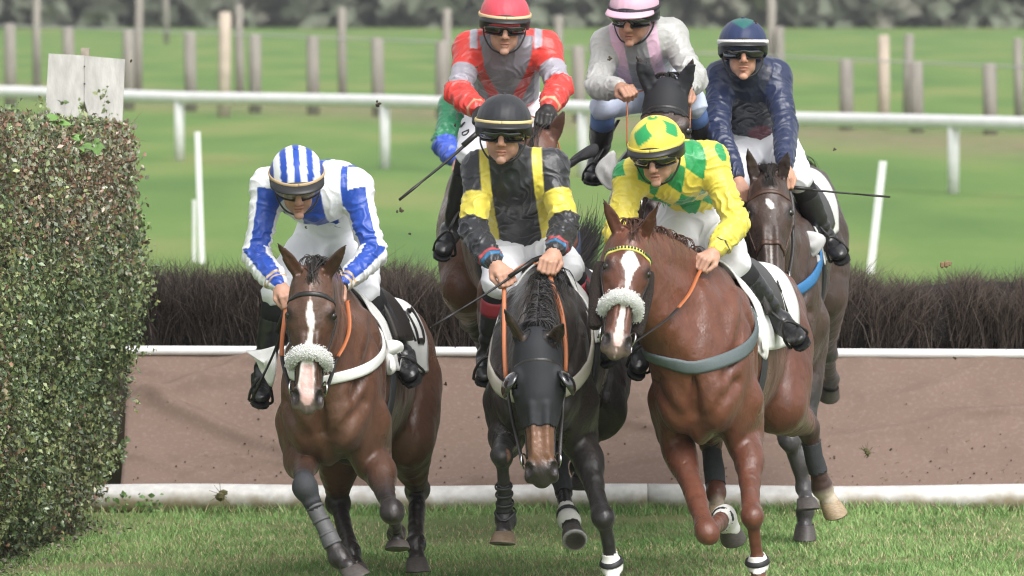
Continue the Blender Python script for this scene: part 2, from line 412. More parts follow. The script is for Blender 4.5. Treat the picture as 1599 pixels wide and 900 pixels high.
# fabric apron
nu, nv = 300, 70
U, Vv = np.meshgrid(np.linspace(at(190, 700, 32.6)[0], x1, nu), np.linspace(0, 1, nv))
yy = FY + .09 + (TY + .01 - FY - .09) * Vv; zz = .045 + (tz - .05) * Vv
Pn = np.stack([U * .9, Vv * 1.1, 0 * U], -1).reshape(-1, 3)
sag = .035 * np.sin(Vv * math.pi) + .045 * NZ[0](Pn, 2.0).reshape(U.shape) * np.sin(Vv * math.pi) ** .6 + .006 * NZ[1](Pn, 9).reshape(U.shape)
rid = np.exp(-((((U + 2.2) * .55 + Vv - .95) / .05) ** 2)) * .05 + np.exp(-((((U + 2.5) * -.5 + Vv - .35) / .04) ** 2)) * .04 * (U < -.6) + np.exp(-((((U - 1.6) * .18 - Vv + .45) / .035) ** 2)) * .022
rr = np.random.default_rng(12)
for _ in range(26):
    cu, cv, an_ = rr.uniform(-2.6, 3.6), rr.uniform(.1, .9), rr.normal(.1, .5); w_ = rr.uniform(.018, .05); ln_ = rr.uniform(.2, .7)
    du, dv = U - cu, (Vv - cv); aa = du * math.cos(an_) + dv * math.sin(an_); bb_ = -du * math.sin(an_) + dv * math.cos(an_) + .06 * np.sin(aa * 4 + cu)
    rid = rid + rr.uniform(-.02, .034) * np.exp(-(bb_ / w_) ** 2 - (aa / ln_) ** 2)
nrm_ = nrm((0, -(tz), .95))
sg = (-sag + rid)
Pv = np.stack([U, yy + sg * nrm_[1], zz + sg * nrm_[2]], -1).reshape(-1, 3)
FF = np.array([(i * nu + j, i * nu + j + 1, (i + 1) * nu + j + 1, (i + 1) * nu + j) for i in range(nv - 1) for j in range(nu - 1)])
fm = bpy.data.materials.new('apron_fabric'); fm.use_nodes = True; nt = fm.node_tree; p = nt.nodes['Principled BSDF']; L = nt.links.new
tc = nt.nodes.new('ShaderNodeTexCoord'); c = None
rgb = nt.nodes.new('ShaderNodeRGB'); rgb.outputs[0].default_value = (.185, .130, .104, 1); c = rgb.outputs[0]
for scl, lo, hi, c1, amt, det in ((.9, .35, .7, (.15, .104, .082), .8, 4), (50, .5, .75, (.25, .19, .165), .5, 4), (5, .58, .72, (.14, .10, .078), .6, 8), (30, .70, .76, (.09, .065, .05), .6, 3)):
    n = nt.nodes.new('ShaderNodeTexNoise'); n.inputs['Scale'].default_value = scl; n.inputs['Detail'].default_value = det; L(tc.outputs['Object'], n.inputs['Vector'])
    mr = nt.nodes.new('ShaderNodeMapRange'); mr.inputs[1].default_value = lo; mr.inputs[2].default_value = hi; mr.inputs[3].default_value = 0; mr.inputs[4].default_value = amt; L(n.outputs[0], mr.inputs[0])
    x = nt.nodes.new('ShaderNodeMix'); x.data_type = 'RGBA'; L(mr.outputs[0], x.inputs[0]); L(c, x.inputs[6]); x.inputs[7].default_value = (*c1, 1); c = x.outputs[2]
L(c, p.inputs['Base Color']); p.inputs['Roughness'].default_value = .85; p.inputs['Specular IOR Level'].default_value = .2
n = nt.nodes.new('ShaderNodeTexNoise'); n.inputs['Scale'].default_value = 300; L(tc.outputs['Object'], n.inputs['Vector'])
b = nt.nodes.new('ShaderNodeBump'); b.inputs['Strength'].default_value = .3; b.inputs['Distance'].default_value = .002; L(n.outputs[0], b.inputs['Height']); L(b.outputs[0], p.inputs['Normal'])
solid(mesh_obj('fabric_apron', Pv, FF, fm, fence), .006)
# mud and straw specks lying on the apron
mb = MB(); r = np.random.default_rng(3); cols = []
for i in range(620):
    v = r.beta(.8, 3.0); u = r.uniform(-2.6, x1); jx = int((u - U[0, 0]) / (U[0, -1] - U[0, 0]) * (nu - 1)); jv = int(v * (nv - 1))
    if jx < 0 or jx >= nu: continue
    q = Pv.reshape(nv, nu, 3)[jv, jx] + np.array([0, -.004, .006]); s_ = r.uniform(.002, .008); k = r.uniform() < .3
    cc = (.20, .17, .06) if k else (.07, .045, .03)
    if k: a = r.uniform(0, 3.14); d = np.array([math.cos(a), -.3, math.sin(a) * .7]) * s_ * 1.8; mb.tube([q - d, q + d], .0012, 4, cc)
    else: mb.ball(q, (s_, s_ * .6, s_ * .7), n=5, col=cc)
mb.build('mud_specks', mat('mud', attr=True, rough=.9), fence, smooth=False, col=True)['kind'] = 'stuff'
# birch brush: upright bundles of fine twigs fanning out at the top
r = np.random.default_rng(5); TV = []; TF = []; TC = []; nn_ = 0
BY0, BY1 = TY + .03, TY + .42
def brush_top(x):
    return .438 + .02 * np.sin(x * 5.1) + .018 * np.sin(x * 11.3 + 1) + np.where(x > .9, -.055, 0) + np.where(x < -1.2, .012, 0)
bunch = []
x = x0
while x < x1:
    for row in range(4): bunch.append((x + r.uniform(-.04, .04), BY0 + .04 + row * .11 + r.uniform(-.03, .03), r.normal(0, .22), r.uniform(.9, 1.08)))
    x += .085
for (bx, by, lean, hh) in bunch:
    H = brush_top(bx) * hh * (1 + .05 * math.sin(bx * 23) + .03 * math.sin(bx * 41)); n = 130
    base = np.stack([bx + r.normal(0, .02, n), by + r.normal(0, .02, n), tz - .03 + r.uniform(0, H * .65, n)], 1)
    ln = r.uniform(.5, 1.05, n) * (H - (base[:, 2] - tz)) + .05
    dr = np.stack([lean * .8 + r.normal(0, .26, n), r.normal(-.05, .28, n), np.ones(n)], 1); dr /= np.linalg.norm(dr, axis=1)[:, None]
    bend = np.stack([r.normal(0, .06, n), r.normal(0, .06, n), -np.abs(r.normal(0, .03, n))], 1)
    mid = base + dr * ln[:, None] * .5; tip = base + dr * ln[:, None] + bend
    w = r.uniform(.0012, .0032, n)[:, None]
    sx_ = np.cross(dr, np.array([0, 1, 0])); sx_ /= np.linalg.norm(sx_, axis=1)[:, None]; sy_ = np.cross(dr, sx_)
    V = np.stack([base - sx_ * w, base + sx_ * w, base + sy_ * w * 1.3, mid - sx_ * w * .8, mid + sx_ * w * .8, mid + sy_ * w, tip], 1)
    b = np.arange(n)[:, None] * 7 + nn_
    for f in ((0, 1, 4), (0, 4, 3), (1, 2, 5), (1, 5, 4), (2, 0, 3), (2, 3, 5), (3, 4, 6), (4, 5, 6), (5, 3, 6)): TF.append(np.concatenate([b + f[0], b + f[1], b + f[2]], 1))
    TV.append(V.reshape(-1, 3)); nn_ += n * 7
    c = np.array([.042, .031, .025]) * r.uniform(.45, 1.6, (n, 1)) * (1.5 if bx > 1.0 else 1.25 if -.8 < bx < .1 else .85); gr = (r.uniform(size=n) < .16)[:, None]; c = np.where(gr, np.array([.12, .095, .08]) * r.uniform(.5, 1.3, (n, 1)), c)
    TC.append(np.repeat(c, 7, 0))
o = mesh_obj('birch_brush', np.concatenate(TV), np.concatenate(TF), mat('birch_twig', attr=True, rough=.75, spec=.25), fence, np.concatenate(TC), smooth=False)
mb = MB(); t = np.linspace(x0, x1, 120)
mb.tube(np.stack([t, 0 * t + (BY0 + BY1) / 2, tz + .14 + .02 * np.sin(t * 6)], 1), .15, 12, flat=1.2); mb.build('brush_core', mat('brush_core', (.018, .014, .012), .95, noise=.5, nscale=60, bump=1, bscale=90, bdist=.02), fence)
mb = MB(); mb.box((x0, TY + .06, 0), (x1, TY + .40, tz - .03)); mb.build('base_frame', mat('frame_wood', (.09, .07, .05), .9), fence)

# ---- the clipped hedge wing
r = np.random.default_rng(21)
hA, hB = at(-330, 895, 28.6), at(226, 830, 31.25)      # front face runs back and to the right
hedge = thing('clipped_hedge', 'tall clipped green hedge with glossy leaves beside the brush fence', 'hedge', (hA[0], 30, 0))
def hedge_pt(u, v, dep, w):      # u along the face, v up, dep inwards
    pass
eA = A(-2.16, 27.9, 0); eB = A(-1.755, 31.35, 0); ed = nrm(eB - eA); en = A(ed[1], -ed[0], 0)   # outward normal
if en[1] > 0: en = -en
HL = np.linalg.norm(eB - eA); back = -en
def top(u): return 1.90 + .13 * (1 - u)
leafV, leafF, leafC = [], [], []
pal = np.array([[.085, .125, .065], [.12, .17, .075], [.165, .21, .09], [.22, .25, .11], [.10, .12, .08], [.24, .20, .12], [.26, .15, .10], [.26, .28, .20]])
def leaves(P, N, n_, size, cols, droop=.3):
    """small folded leaves (two halves) around points P facing roughly N"""
    k = len(P); a = r.normal(size=(k, 3)) * .75 + N; a /= np.linalg.norm(a, axis=1)[:, None]
    t = np.cross(a, r.normal(size=(k, 3))); t /= np.linalg.norm(t, axis=1)[:, None] + 1e-9; b = np.cross(a, t)
    s = size * r.uniform(.55, 1.3, (k, 1)); w = s * .34
    V = np.stack([P, P + t * s * .45 + b * w + a * s * .12, P + t * s * 1.0, P + t * s * .45 - b * w + a * s * .12, P + t * s * .5], 1).reshape(-1, 3)
    i = np.arange(k)[:, None] * 5
    F = np.concatenate([np.concatenate([i + q for q in f], 1) for f in ((0, 4, 1), (4, 2, 1), (0, 3, 4), (3, 2, 4))])
    return V, F, np.repeat(cols, 5, 0)
# shape of the clipped surface: face, end, top, all gently bulging
def hedge_surface(k):
    q = r.uniform(size=k); out = []; 
    u = r.uniform(0, 1, k); v = r.uniform(0, 1, k) ; d = r.uniform(0, 1, k)
    DEP = .95
    face = q < .62; end = (q >= .62) & (q < .78); tp = q >= .78
    u = np.where(end, 1, u); v = np.where(tp, 1, v); d = np.where(face, 0, d)
    N = np.where(face[:, None], en, np.where(end[:, None], ed, A(0, 0, 1)))
    edge = .05
    P = eA + ed * (u * HL)[:, None] + back * (d * DEP)[:, None]; P[:, 2] = v * top(u)
    bul = .075 * NZ[4](P * [1, 1, .7], 3.6) + .045 * NZ[5](P * [1, 1, .6], 9) + .05 * np.sin(v * 3.1)
    rnd = np.clip((v - .90) / .10, 0, 1) ** 2 * .12
    P = P + N * (bul - rnd)[:, None]
    # frayed foot: pull the face in near the ground at the far end
    P = P - en * (.50 * np.clip(.62 - v, 0, 1) ** 1.2 + .04 * np.clip(.08 - v, 0, 1) / .08)[:, None]
    return P, N, v
LV, LF, LC = [], [], []; tot = 0
for lay, (cnt_, off) in enumerate(((36000, .012), (30000, -.03), (26000, -.07), (24000, -.13))):
    P, N, v = hedge_surface(cnt_); P = P + N * (off + r.normal(0, .018, (cnt_, 1)))
    if lay < 3: gap = (NZ[0](P * [1, 1, .55], 7.) + .6 * NZ[1](P, 17.) > .62 + .1 * lay); ok_ = ~gap | (r.uniform(size=cnt_) < .25); P, N, v = P[ok_], N[ok_], v[ok_]; cnt_ = len(P)
    cl = NZ[2](P, 5.) * .5 + .5 + r.normal(0, .25, cnt_); brown = NZ[3](P, 3.1) + .28 + .95 * np.clip((v - .6) / .25, 0, 1) + .5 * (NZ[1](P, 2.2) > .5) + r.normal(0, .45, cnt_)
    gi = np.clip((cl * 4.5).astype(int), 0, 4); c = 1.3 * pal[gi] * r.uniform(.7, 1.3, (cnt_, 1)); bi = brown > 1.05; c[bi] = pal[r.integers(5, 8, bi.sum())] * r.uniform(.7, 1.3, (bi.sum(), 1))
    hot = r.uniform(size=cnt_) < .02; c[hot] = np.array([.22, .22, .07])
    V, F, Cc = leaves(P, N, 0, .026, c); LV.append(V); LF.append(F + tot); LC.append(Cc); tot += len(V)
# stray shoots at the end and top
for i in range(170):
    P, N, v = hedge_surface(1); 
    if r.uniform() < .55: P[0] = eB + back * r.uniform(0, .5) + A(0, 0, r.uniform(.2, 2.0)); N[0] = ed
    d = nrm(N[0] + A(0, 0, r.uniform(.1, 1.2)) + r.normal(0, .4, 3)); ln = r.uniform(.05, .15); k = 9
    t = np.linspace(0, 1, k)[:, None]; Q = P[0] + d * t * ln + A(0, 0, -1) * (t ** 2) * ln * .15
    c = np.tile(pal[r.integers(1, 4)] * r.uniform(.9, 1.5), (k, 1))
    V, F, Cc = leaves(Q, np.tile(N[0], (k, 1)), 0, .026, c); LV.append(V); LF.append(F + tot); LC.append(Cc); tot += len(V)
mesh_obj('leaves', np.concatenate(LV), np.concatenate(LF), mat('hedge_leaf', attr=True, rough=.30, spec=.65, noise=.15, nscale=40), hedge, np.concatenate(LC), smooth=False)
# twigs
TV = []; TF = []; tot = 0
k = 9000; P, N, v = hedge_surface(k); P = P - N * .03; d = r.normal(size=(k, 3)) * .6 + N * .3 + np.array([0, 0, .7]); d /= np.linalg.norm(d, axis=1)[:, None]; ln = r.uniform(.04, .12, (k, 1)); w = r.uniform(.001, .0022, (k, 1))
s_ = np.cross(d, N); s_ /= np.linalg.norm(s_, axis=1)[:, None] + 1e-9
V = np.stack([P - s_ * w, P + s_ * w, P + d * ln], 1).reshape(-1, 3); F = np.arange(3 * k).reshape(-1, 3)
mesh_obj('twigs', V, F, mat('hedge_twig', (.22, .15, .11), .8), hedge, smooth=False)
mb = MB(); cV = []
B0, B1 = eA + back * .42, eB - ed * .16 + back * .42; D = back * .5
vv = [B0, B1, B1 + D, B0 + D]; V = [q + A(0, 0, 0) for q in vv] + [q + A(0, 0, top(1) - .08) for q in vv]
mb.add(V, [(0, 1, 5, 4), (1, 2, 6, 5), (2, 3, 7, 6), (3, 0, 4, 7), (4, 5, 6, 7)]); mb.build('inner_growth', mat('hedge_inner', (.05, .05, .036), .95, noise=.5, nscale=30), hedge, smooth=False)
# sycamore sprig growing out of the top
def big_leaf(mb, c, d, up, s, col):
    b = nrm(np.cross(d, up)); pts = [(0, 0), (.25, .22), (.5, .34), (.75, .22), (1, 0), (.75, -.22), (.5, -.34), (.25, -.22)]
    V = [c] + [c + d * s * x + b * s * y + up * (.12 * s * (abs(y) * 2) - .25 * s * x * x) for x, y in pts] + [c + d * s * .5]
    mb.add(V, [(9, 1 + i, 1 + (i + 1) % 8) for i in range(8)], col)
sp = thing('leafy_shoot', 'bright green broad-leaved shoots poking out of the top of the hedge', 'plant', at(90, 215, 29.5))
for (px, py, n) in ((95, 190, 7), (75, 210, 8), (120, 225, 7), (145, 228, 6), (18, 190, 5), (100, 240, 4)):
    c = at(px, py, 29.35 + .003 * px); mb = MB(); st = MB()
    st.tube([c + A(0, .12, -.25), c], .003, 5)
    for i in range(n):
        d = nrm(A(r.uniform(-1, 1), r.uniform(-1, .1), r.uniform(-.2, .5))); big_leaf(mb, c + r.normal(0, .012, 3), d, nrm(A(0, -.4, 1) + r.normal(0, .3, 3)), r.uniform(.045, .08), np.array([.13, .25, .06]) * r.uniform(.7, 1.25))
    mb.build('leaf_cluster', mat('broad_leaf', attr=True, rough=.4, spec=.5), sp, smooth=False, col=True); st.build('stem', mat('green_stem', (.12, .18, .05), .6), sp)
# creeper at the hedge foot by the tube
mb = MB()
for i in range(46):
    c = at(r.uniform(170, 250), r.uniform(768, 800), 31.9) ; big_leaf(mb, c, nrm(r.normal(size=3) + A(0, -.5, 0)), nrm(A(0, -1, .6) + r.normal(0, .4, 3)), r.uniform(.018, .04), np.array([.10, .19, .05]) * r.uniform(.7, 1.4))
tag(mb.build('ground_creeper', mat('broad_leaf'), None, smooth=False, col=True), 'small leafy weed creeping over the end of the white ground tube', 'plant')
# litter of leaves at the hedge foot
mb = MB()
for i in range(520):
    u = r.uniform(0, 1.04); q = eA + ed * u * HL + en * (-.30 + abs(r.normal(0, .14))); q[2] = .015
    big_leaf(mb, q, nrm(A(r.normal(), r.normal(), .1)), nrm(A(0, 0, 1) + r.normal(0, .5, 3)), r.uniform(.015, .03), np.array([(.14, .12, .08), (.08, .10, .05), (.25, .23, .18)][r.integers(3)]) * r.uniform(.6, 1.2))
tag(mb.build('leaf_litter', mat('litter', attr=True, rough=.7), None, smooth=False, col=True), 'dry leaf litter along the foot of the hedge', 'leaves', kind='stuff')

# ---- weathered white board on its stake behind the hedge
wb = thing('wooden_board', 'weathered white painted board on a stake above the hedge', 'sign board', (at(133, 130, 32.4)[0], 32.4, 0))
bm_ = mat('old_white_board', (.52, .51, .48), .8, noise=.16, nscale=10, noise2=.12, n2scale=3., stretch=(3, 3, 1.), bump=.4, bscale=40)
def slab(mb, pts, Y, th):
    V = [at(x, y, Y) for x, y in pts]; V = V + [q + A(0, th, 0) for q in V]; n = len(pts)
    mb.add(V, [tuple(range(n))[::-1], tuple(range(n, 2 * n))] + [(i, (i + 1) % n, (i + 1) % n + n, i + n) for i in range(n)])
mb = MB(); slab(mb, [(76, 84), (131.8, 87), (131, 158), (122, 190), (70, 190)], 32.4, .022); mb.build('plank', bm_, wb, smooth=False)
mb = MB(); slab(mb, [(132.2, 87.5), (195, 93), (191, 190), (141, 190), (131.8, 158)], 32.41, .022); mb.build('plank', bm_, wb, smooth=False)
mb = MB(); a_ = at(133, 75, 32.46); mb.box((a_[0] - .02, 32.44, 0), (a_[0] + .02, 32.48, a_[2])); mb.build('stake', mat('grey_wood', (.30, .26, .21), .9, noise=.3, nscale=20), wb, smooth=False)
for py in (104, 131): mb = MB(); mb.ball(at(132, py, 32.395), .0045, n=6); mb.build('nail', mat('rust', (.05, .035, .03), .8), wb)

# ---- white running rail far behind
rail = thing('running_rail', 'long white plastic running rail on posts across the far side of the track', 'rail', (0, 86, 0))
def railY(px): return 93 - (px - 280) * 14 / 1210
pp = []
for px in np.linspace(-500, 2100, 50):
    py = np.interp(px, [-500, 0, 280, 600, 910, 1250, 1490, 1599, 2100], [136, 143, 153, 158, 168, 186, 191, 194, 205]); pp.append(at(px, py, railY(px)))
mb = MB(); mb.tube(pp, .085, 14); mb.build('rail', white, rail)
for px in (-330, -30, 280, 601, 910, 1205, 1489, 1780):
    py = np.interp(px, [-500, 0, 280, 600, 910, 1250, 1490, 1599, 2100], [136, 143, 153, 158, 168, 186, 191, 194, 205]); q = at(px, py, railY(px)); mb = MB()
    mb.tube([q, A(q[0], q[1], q[2] * .5), A(q[0], q[1], 0)], .068, 12); mb.build('post', white, rail)
# ---- white marker stakes
def stake(label, top_, bot, Y, w, teeth):
    a, b = at(*top_, Y), at(*bot, Y); d = (b - a) / np.linalg.norm(b - a); L_ = a[2] / -d[2]; b = a + d * L_; mb = MB()
    mb.tube([a, (a + b) / 2, b], w, 4, flat=.4, up=A(0, 1, 0))
    if teeth:
        for i in range(24): q = a + d * L_ * (i + .5) / 24 + A(w * 1.0, 0, 0); mb.ball(q, (w * .45, w * .3, w * .9), n=6)
    return tag(mb.build('marker_stake', white, None, smooth=False), label, 'stake')
stake('white marker stake with a toothed edge leaning beyond the brush fence', (1378, 252), (1357, 435), 58, .028, True)
stake('taller of two white marker stakes behind the striped jockey', (308, 206), (315, 408), 60, .026, False)
stake('shorter white marker stake standing against a taller one', (303, 312), (303, 408), 60.3, .016, False)

# ---- old timber fence beyond the rail
woodm = mat('old_post_wood', (.27, .245, .22), .9, noise=.22, nscale=3, stretch=(4, 4, .6))
palem = mat('pale_post_wood', (.48, .40, .33), .9, noise=.15, nscale=3)
def post(px, py, Y, w, m=None, label=None, group=None):
    q = at(px, py, Y); mb = MB(); h = q[2]; a = random.uniform(-.02, .02)
    mb.tube([A(q[0], Y, 0), A(q[0] + a * h * .5, Y, h * .5), A(q[0] + a * h, Y, h - .03), A(q[0] + a * h, Y, h)], [w, w, w * .97, w * .7], 8)
    o = mb.build('timber_post', m or woodm, None)
    return tag(o, label, 'post', group)
gs, gt = 'short timber posts of the pasture fence', 'tall timber posts behind the pasture fence'
fy = lambda px: 126 - (px - 300) * .0145
for px, py in ((16, 37), (108, 43), (200, 47), (298, 51), (398, 54), (489, 56), (591, 59), (690, 64), (905, 72), (1322, 92), (1432, 96), (1547, 99)):
    post(px, py, fy(px), .115, label='short blurred grey-brown fence post with a wire near its top', group=gs)
for px, py in ((57, -20), (215, -15), (375, 6), (535, 12), (697, 14), (870, 25), (1204, -10), (1218, 42), (1417, 53), (1592, 60)):
    post(px, py, fy(px) + 9, .085, label='tall thin blurred fence post reaching towards the dark trees', group=gt)
post(349, 19, 121, .115, palem, 'pale freshly cut timber post, brightest of the far fence posts')
post(1381, 55, 112, .1, palem, 'pale leaning timber post at the right of the far pasture fence')
post(260, -30, 250, .1, woodm, 'distant pole standing at the edge of the trees')
mb = MB()
for dz in (0,): mb.tube([at(px, np.interp(px, [-200, 16, 591, 1547, 1900], [36, 40, 62, 103, 115]), fy(px)) + A(0, .12, dz) for px in range(-200, 1900, 60)], .014, 5)
tag(mb.build('fence_wire', mat('wire', (.4, .4, .4), .5), None), 'thin wires strung between the short far fence posts', 'wire')

# ---- far wood along the horizon
r = np.random.default_rng(33); k = 90000
X = r.uniform(-75, 75, k); YY = r.uniform(318, 343, k); hh = 13 + 3 * NZ[0](np.stack([X * .12, YY * .1, 0 * X], 1), 1.)
Z = r.uniform(0, 1, k) ** .9 * hh; P = np.stack([X, YY, Z], 1)
P += .9 * np.stack([NZ[1](P, .6), NZ[2](P, .6), NZ[3](P, .6)], 1); N = np.tile(A(0, -.8, .5), (k, 1))
cl = np.clip(.5 + .5 * NZ[4](P * [1, 1, 1.6], .55) + r.normal(0, .12, k), 0, 1)[:, None]
c = np.array([.145, .165, .12]) * (1 - cl) + np.array([.165, .18, .135]) * cl
br = (NZ[5](P, .3) > .5)[:, None]; c = np.where(br, np.array([.165, .16, .13]), c)
V, F, Cc = leaves(P, N, 0, 1.15, c)
tag(mesh_obj('far_wood', V, F, mat('far_leaf', attr=True, rough=.9, spec=.1), None, Cc, smooth=False), 'dark grey-green wood filling the background above the pasture', 'trees', kind='stuff')
mb = MB(); mb.box((-90, 346, 0), (90, 347, 16)); tag(mb.build('hills', mat('far_bank', (.09, .10, .085), 1., noise=.2, nscale=.3)), kind='structure')

# ---- clods of turf thrown up by the hooves
for i, (px, py, Y, s, c) in enumerate(((625, 328, 27.6, .012, 0), (1480, 413, 27.8, .020, 1), (1355, 708, 31, .018, 2), (952, 92, 29, .008, 0), (590, 162, 29, .012, 0), (478, 355, 27.5, .006, 0), (710, 195, 29.5, .006, 0), (696, 598, 31, .008, 0), (1304, 233, 29, .007, 0), (205, 95, 29, .006, 0), (345, 772, 31.9, .03, 2), (745, 105, 28, .005, 0), (1392, 702, 31.9, .007, 0), (1490, 560, 32, .007, 0), (1180, 35, 29, .006, 0), (640, 365, 28, .005, 0))):
    mb = MB(); q = at(px, py, Y); rr = np.random.default_rng(i)
    for j in range(5): mb.ball(q + rr.normal(0, s * .45, 3), s * rr.uniform(.4, .8, 3), n=6)
    if c == 2:
        for j in range(22): d = rr.normal(size=3) * s * 1.2; mb.tube([q + d * .2, q + d], .0012, 4)
    lab = ['small dark clod of earth flung up in the air', 'brown clod flying above the brush fence at the right', 'grassy divot against the brown apron right of the horses'][c]
    if i == 10: lab = 'muddy tuft of turf lying on the white ground tube near the hedge'
    tag(mb.build('turf_clod', mat('earth' + str(c), ((.06, .045, .03), (.22, .14, .08), (.11, .10, .04))[c], .9), None, smooth=False), lab, 'clod', 'small dark clods in the air' if c == 0 else None)

# ---- the damp air over the course
mb = MB(); mb.box((-160, -3, -1), (160, 348, 24))
hz = mb.build('haze', mat('air'), None, smooth=False); nt = MATS['air'].node_tree; nt.nodes.remove(nt.nodes['Principled BSDF'])
pv = nt.nodes.new('ShaderNodeVolumePrincipled'); pv.inputs['Color'].default_value = (.95, .97, 1, 1); pv.inputs['Density'].default_value = .00036; pv.inputs['Anisotropy'].default_value = .2
nt.links.new(pv.outputs[0], nt.nodes['Material Output'].inputs['Volume']); hz['kind'] = 'stuff'; hz['label'] = 'thin pale haze over the racecourse'
sc.cycles.volume_bounces = 0
# ================================================================== HORSES
leather = mat('black_leather', (.018, .016, .015), .38, spec=.5, bump=.3, bscale=120)
tan = mat('orange_rein', (.42, .13, .045), .5)
steel = mat('steel', (.55, .55, .55), .25, metal=1.)
wool = mat('white_wool', (.86, .86, .84), .95, bump=1., bscale=220, bdist=.02, noise=.12, nscale=130)
hair_m = mat('hair', attr=True, rough=.45, spec=.5)
eye_m = mat('eye', (.012, .008, .006), .05, spec=.8)
cloth_w = mat('white_cloth', (.74, .74, .72), .8, noise=.06, nscale=12, bump=.3, bscale=90)
coat_m = mat('coat', attr=True, rough=.40, rvar=.13, b3=.45, spec=.5, noise=.16, nscale=16, noise2=.12, n2scale=4.5, bump=.3, bscale=320, bdist=.0015, stretch=(1, 1, .8), sheen=.05, b2=.5, b2scale=13)
stretchy = mat('black_bandage', (.035, .037, .042), .8, bump=.5, bscale=160)
boot_dk = mat('leg_boot', (.02, .02, .022), .5)
boot_wh = mat('white_boot', (.70, .69, .66), .6)
hoodm = mat('hood_lycra', (.013, .014, .018), .72, bump=.35, bscale=420, bdist=.001, noise=.15, nscale=8)

class Horse: pass
def strands(paths, rad, cols, name, parent, n=3, jitter=0., hm=None):
    """thin tapering hairs along given paths (k, m, 3)"""
    P = np.asarray(paths, float); k, m, _ = P.shape; T = np.gradient(P, axis=1); T /= np.linalg.norm(T, axis=2)[..., None] + 1e-9
    a = np.cross(T, np.array([.3, .5, .8])); a /= np.linalg.norm(a, axis=2)[..., None] + 1e-9; b = np.cross(T, a)
    w = np.asarray(rad)[:, None] * (1 - np.linspace(0, 1, m) ** 2 * .85)[None, :]
    V = np.stack([P + (a * math.cos(q) + b * math.sin(q)) * w[..., None] for q in (0, 2.09, 4.19)], 2)   # k,m,3,3
    base = (np.arange(k) * m * 3)[:, None, None, None] + (np.arange(m - 1) * 3)[None, :, None, None]
    F = np.concatenate([base + np.array([j, (j + 1) % 3, (j + 1) % 3 + 3, j + 3])[None, None, None, :] for j in range(3)], 2).reshape(-1, 4)
    return mesh_obj(name, V.reshape(-1, 3), F, hm or hair_m, parent, np.repeat(np.asarray(cols, float), m * 3, 0))

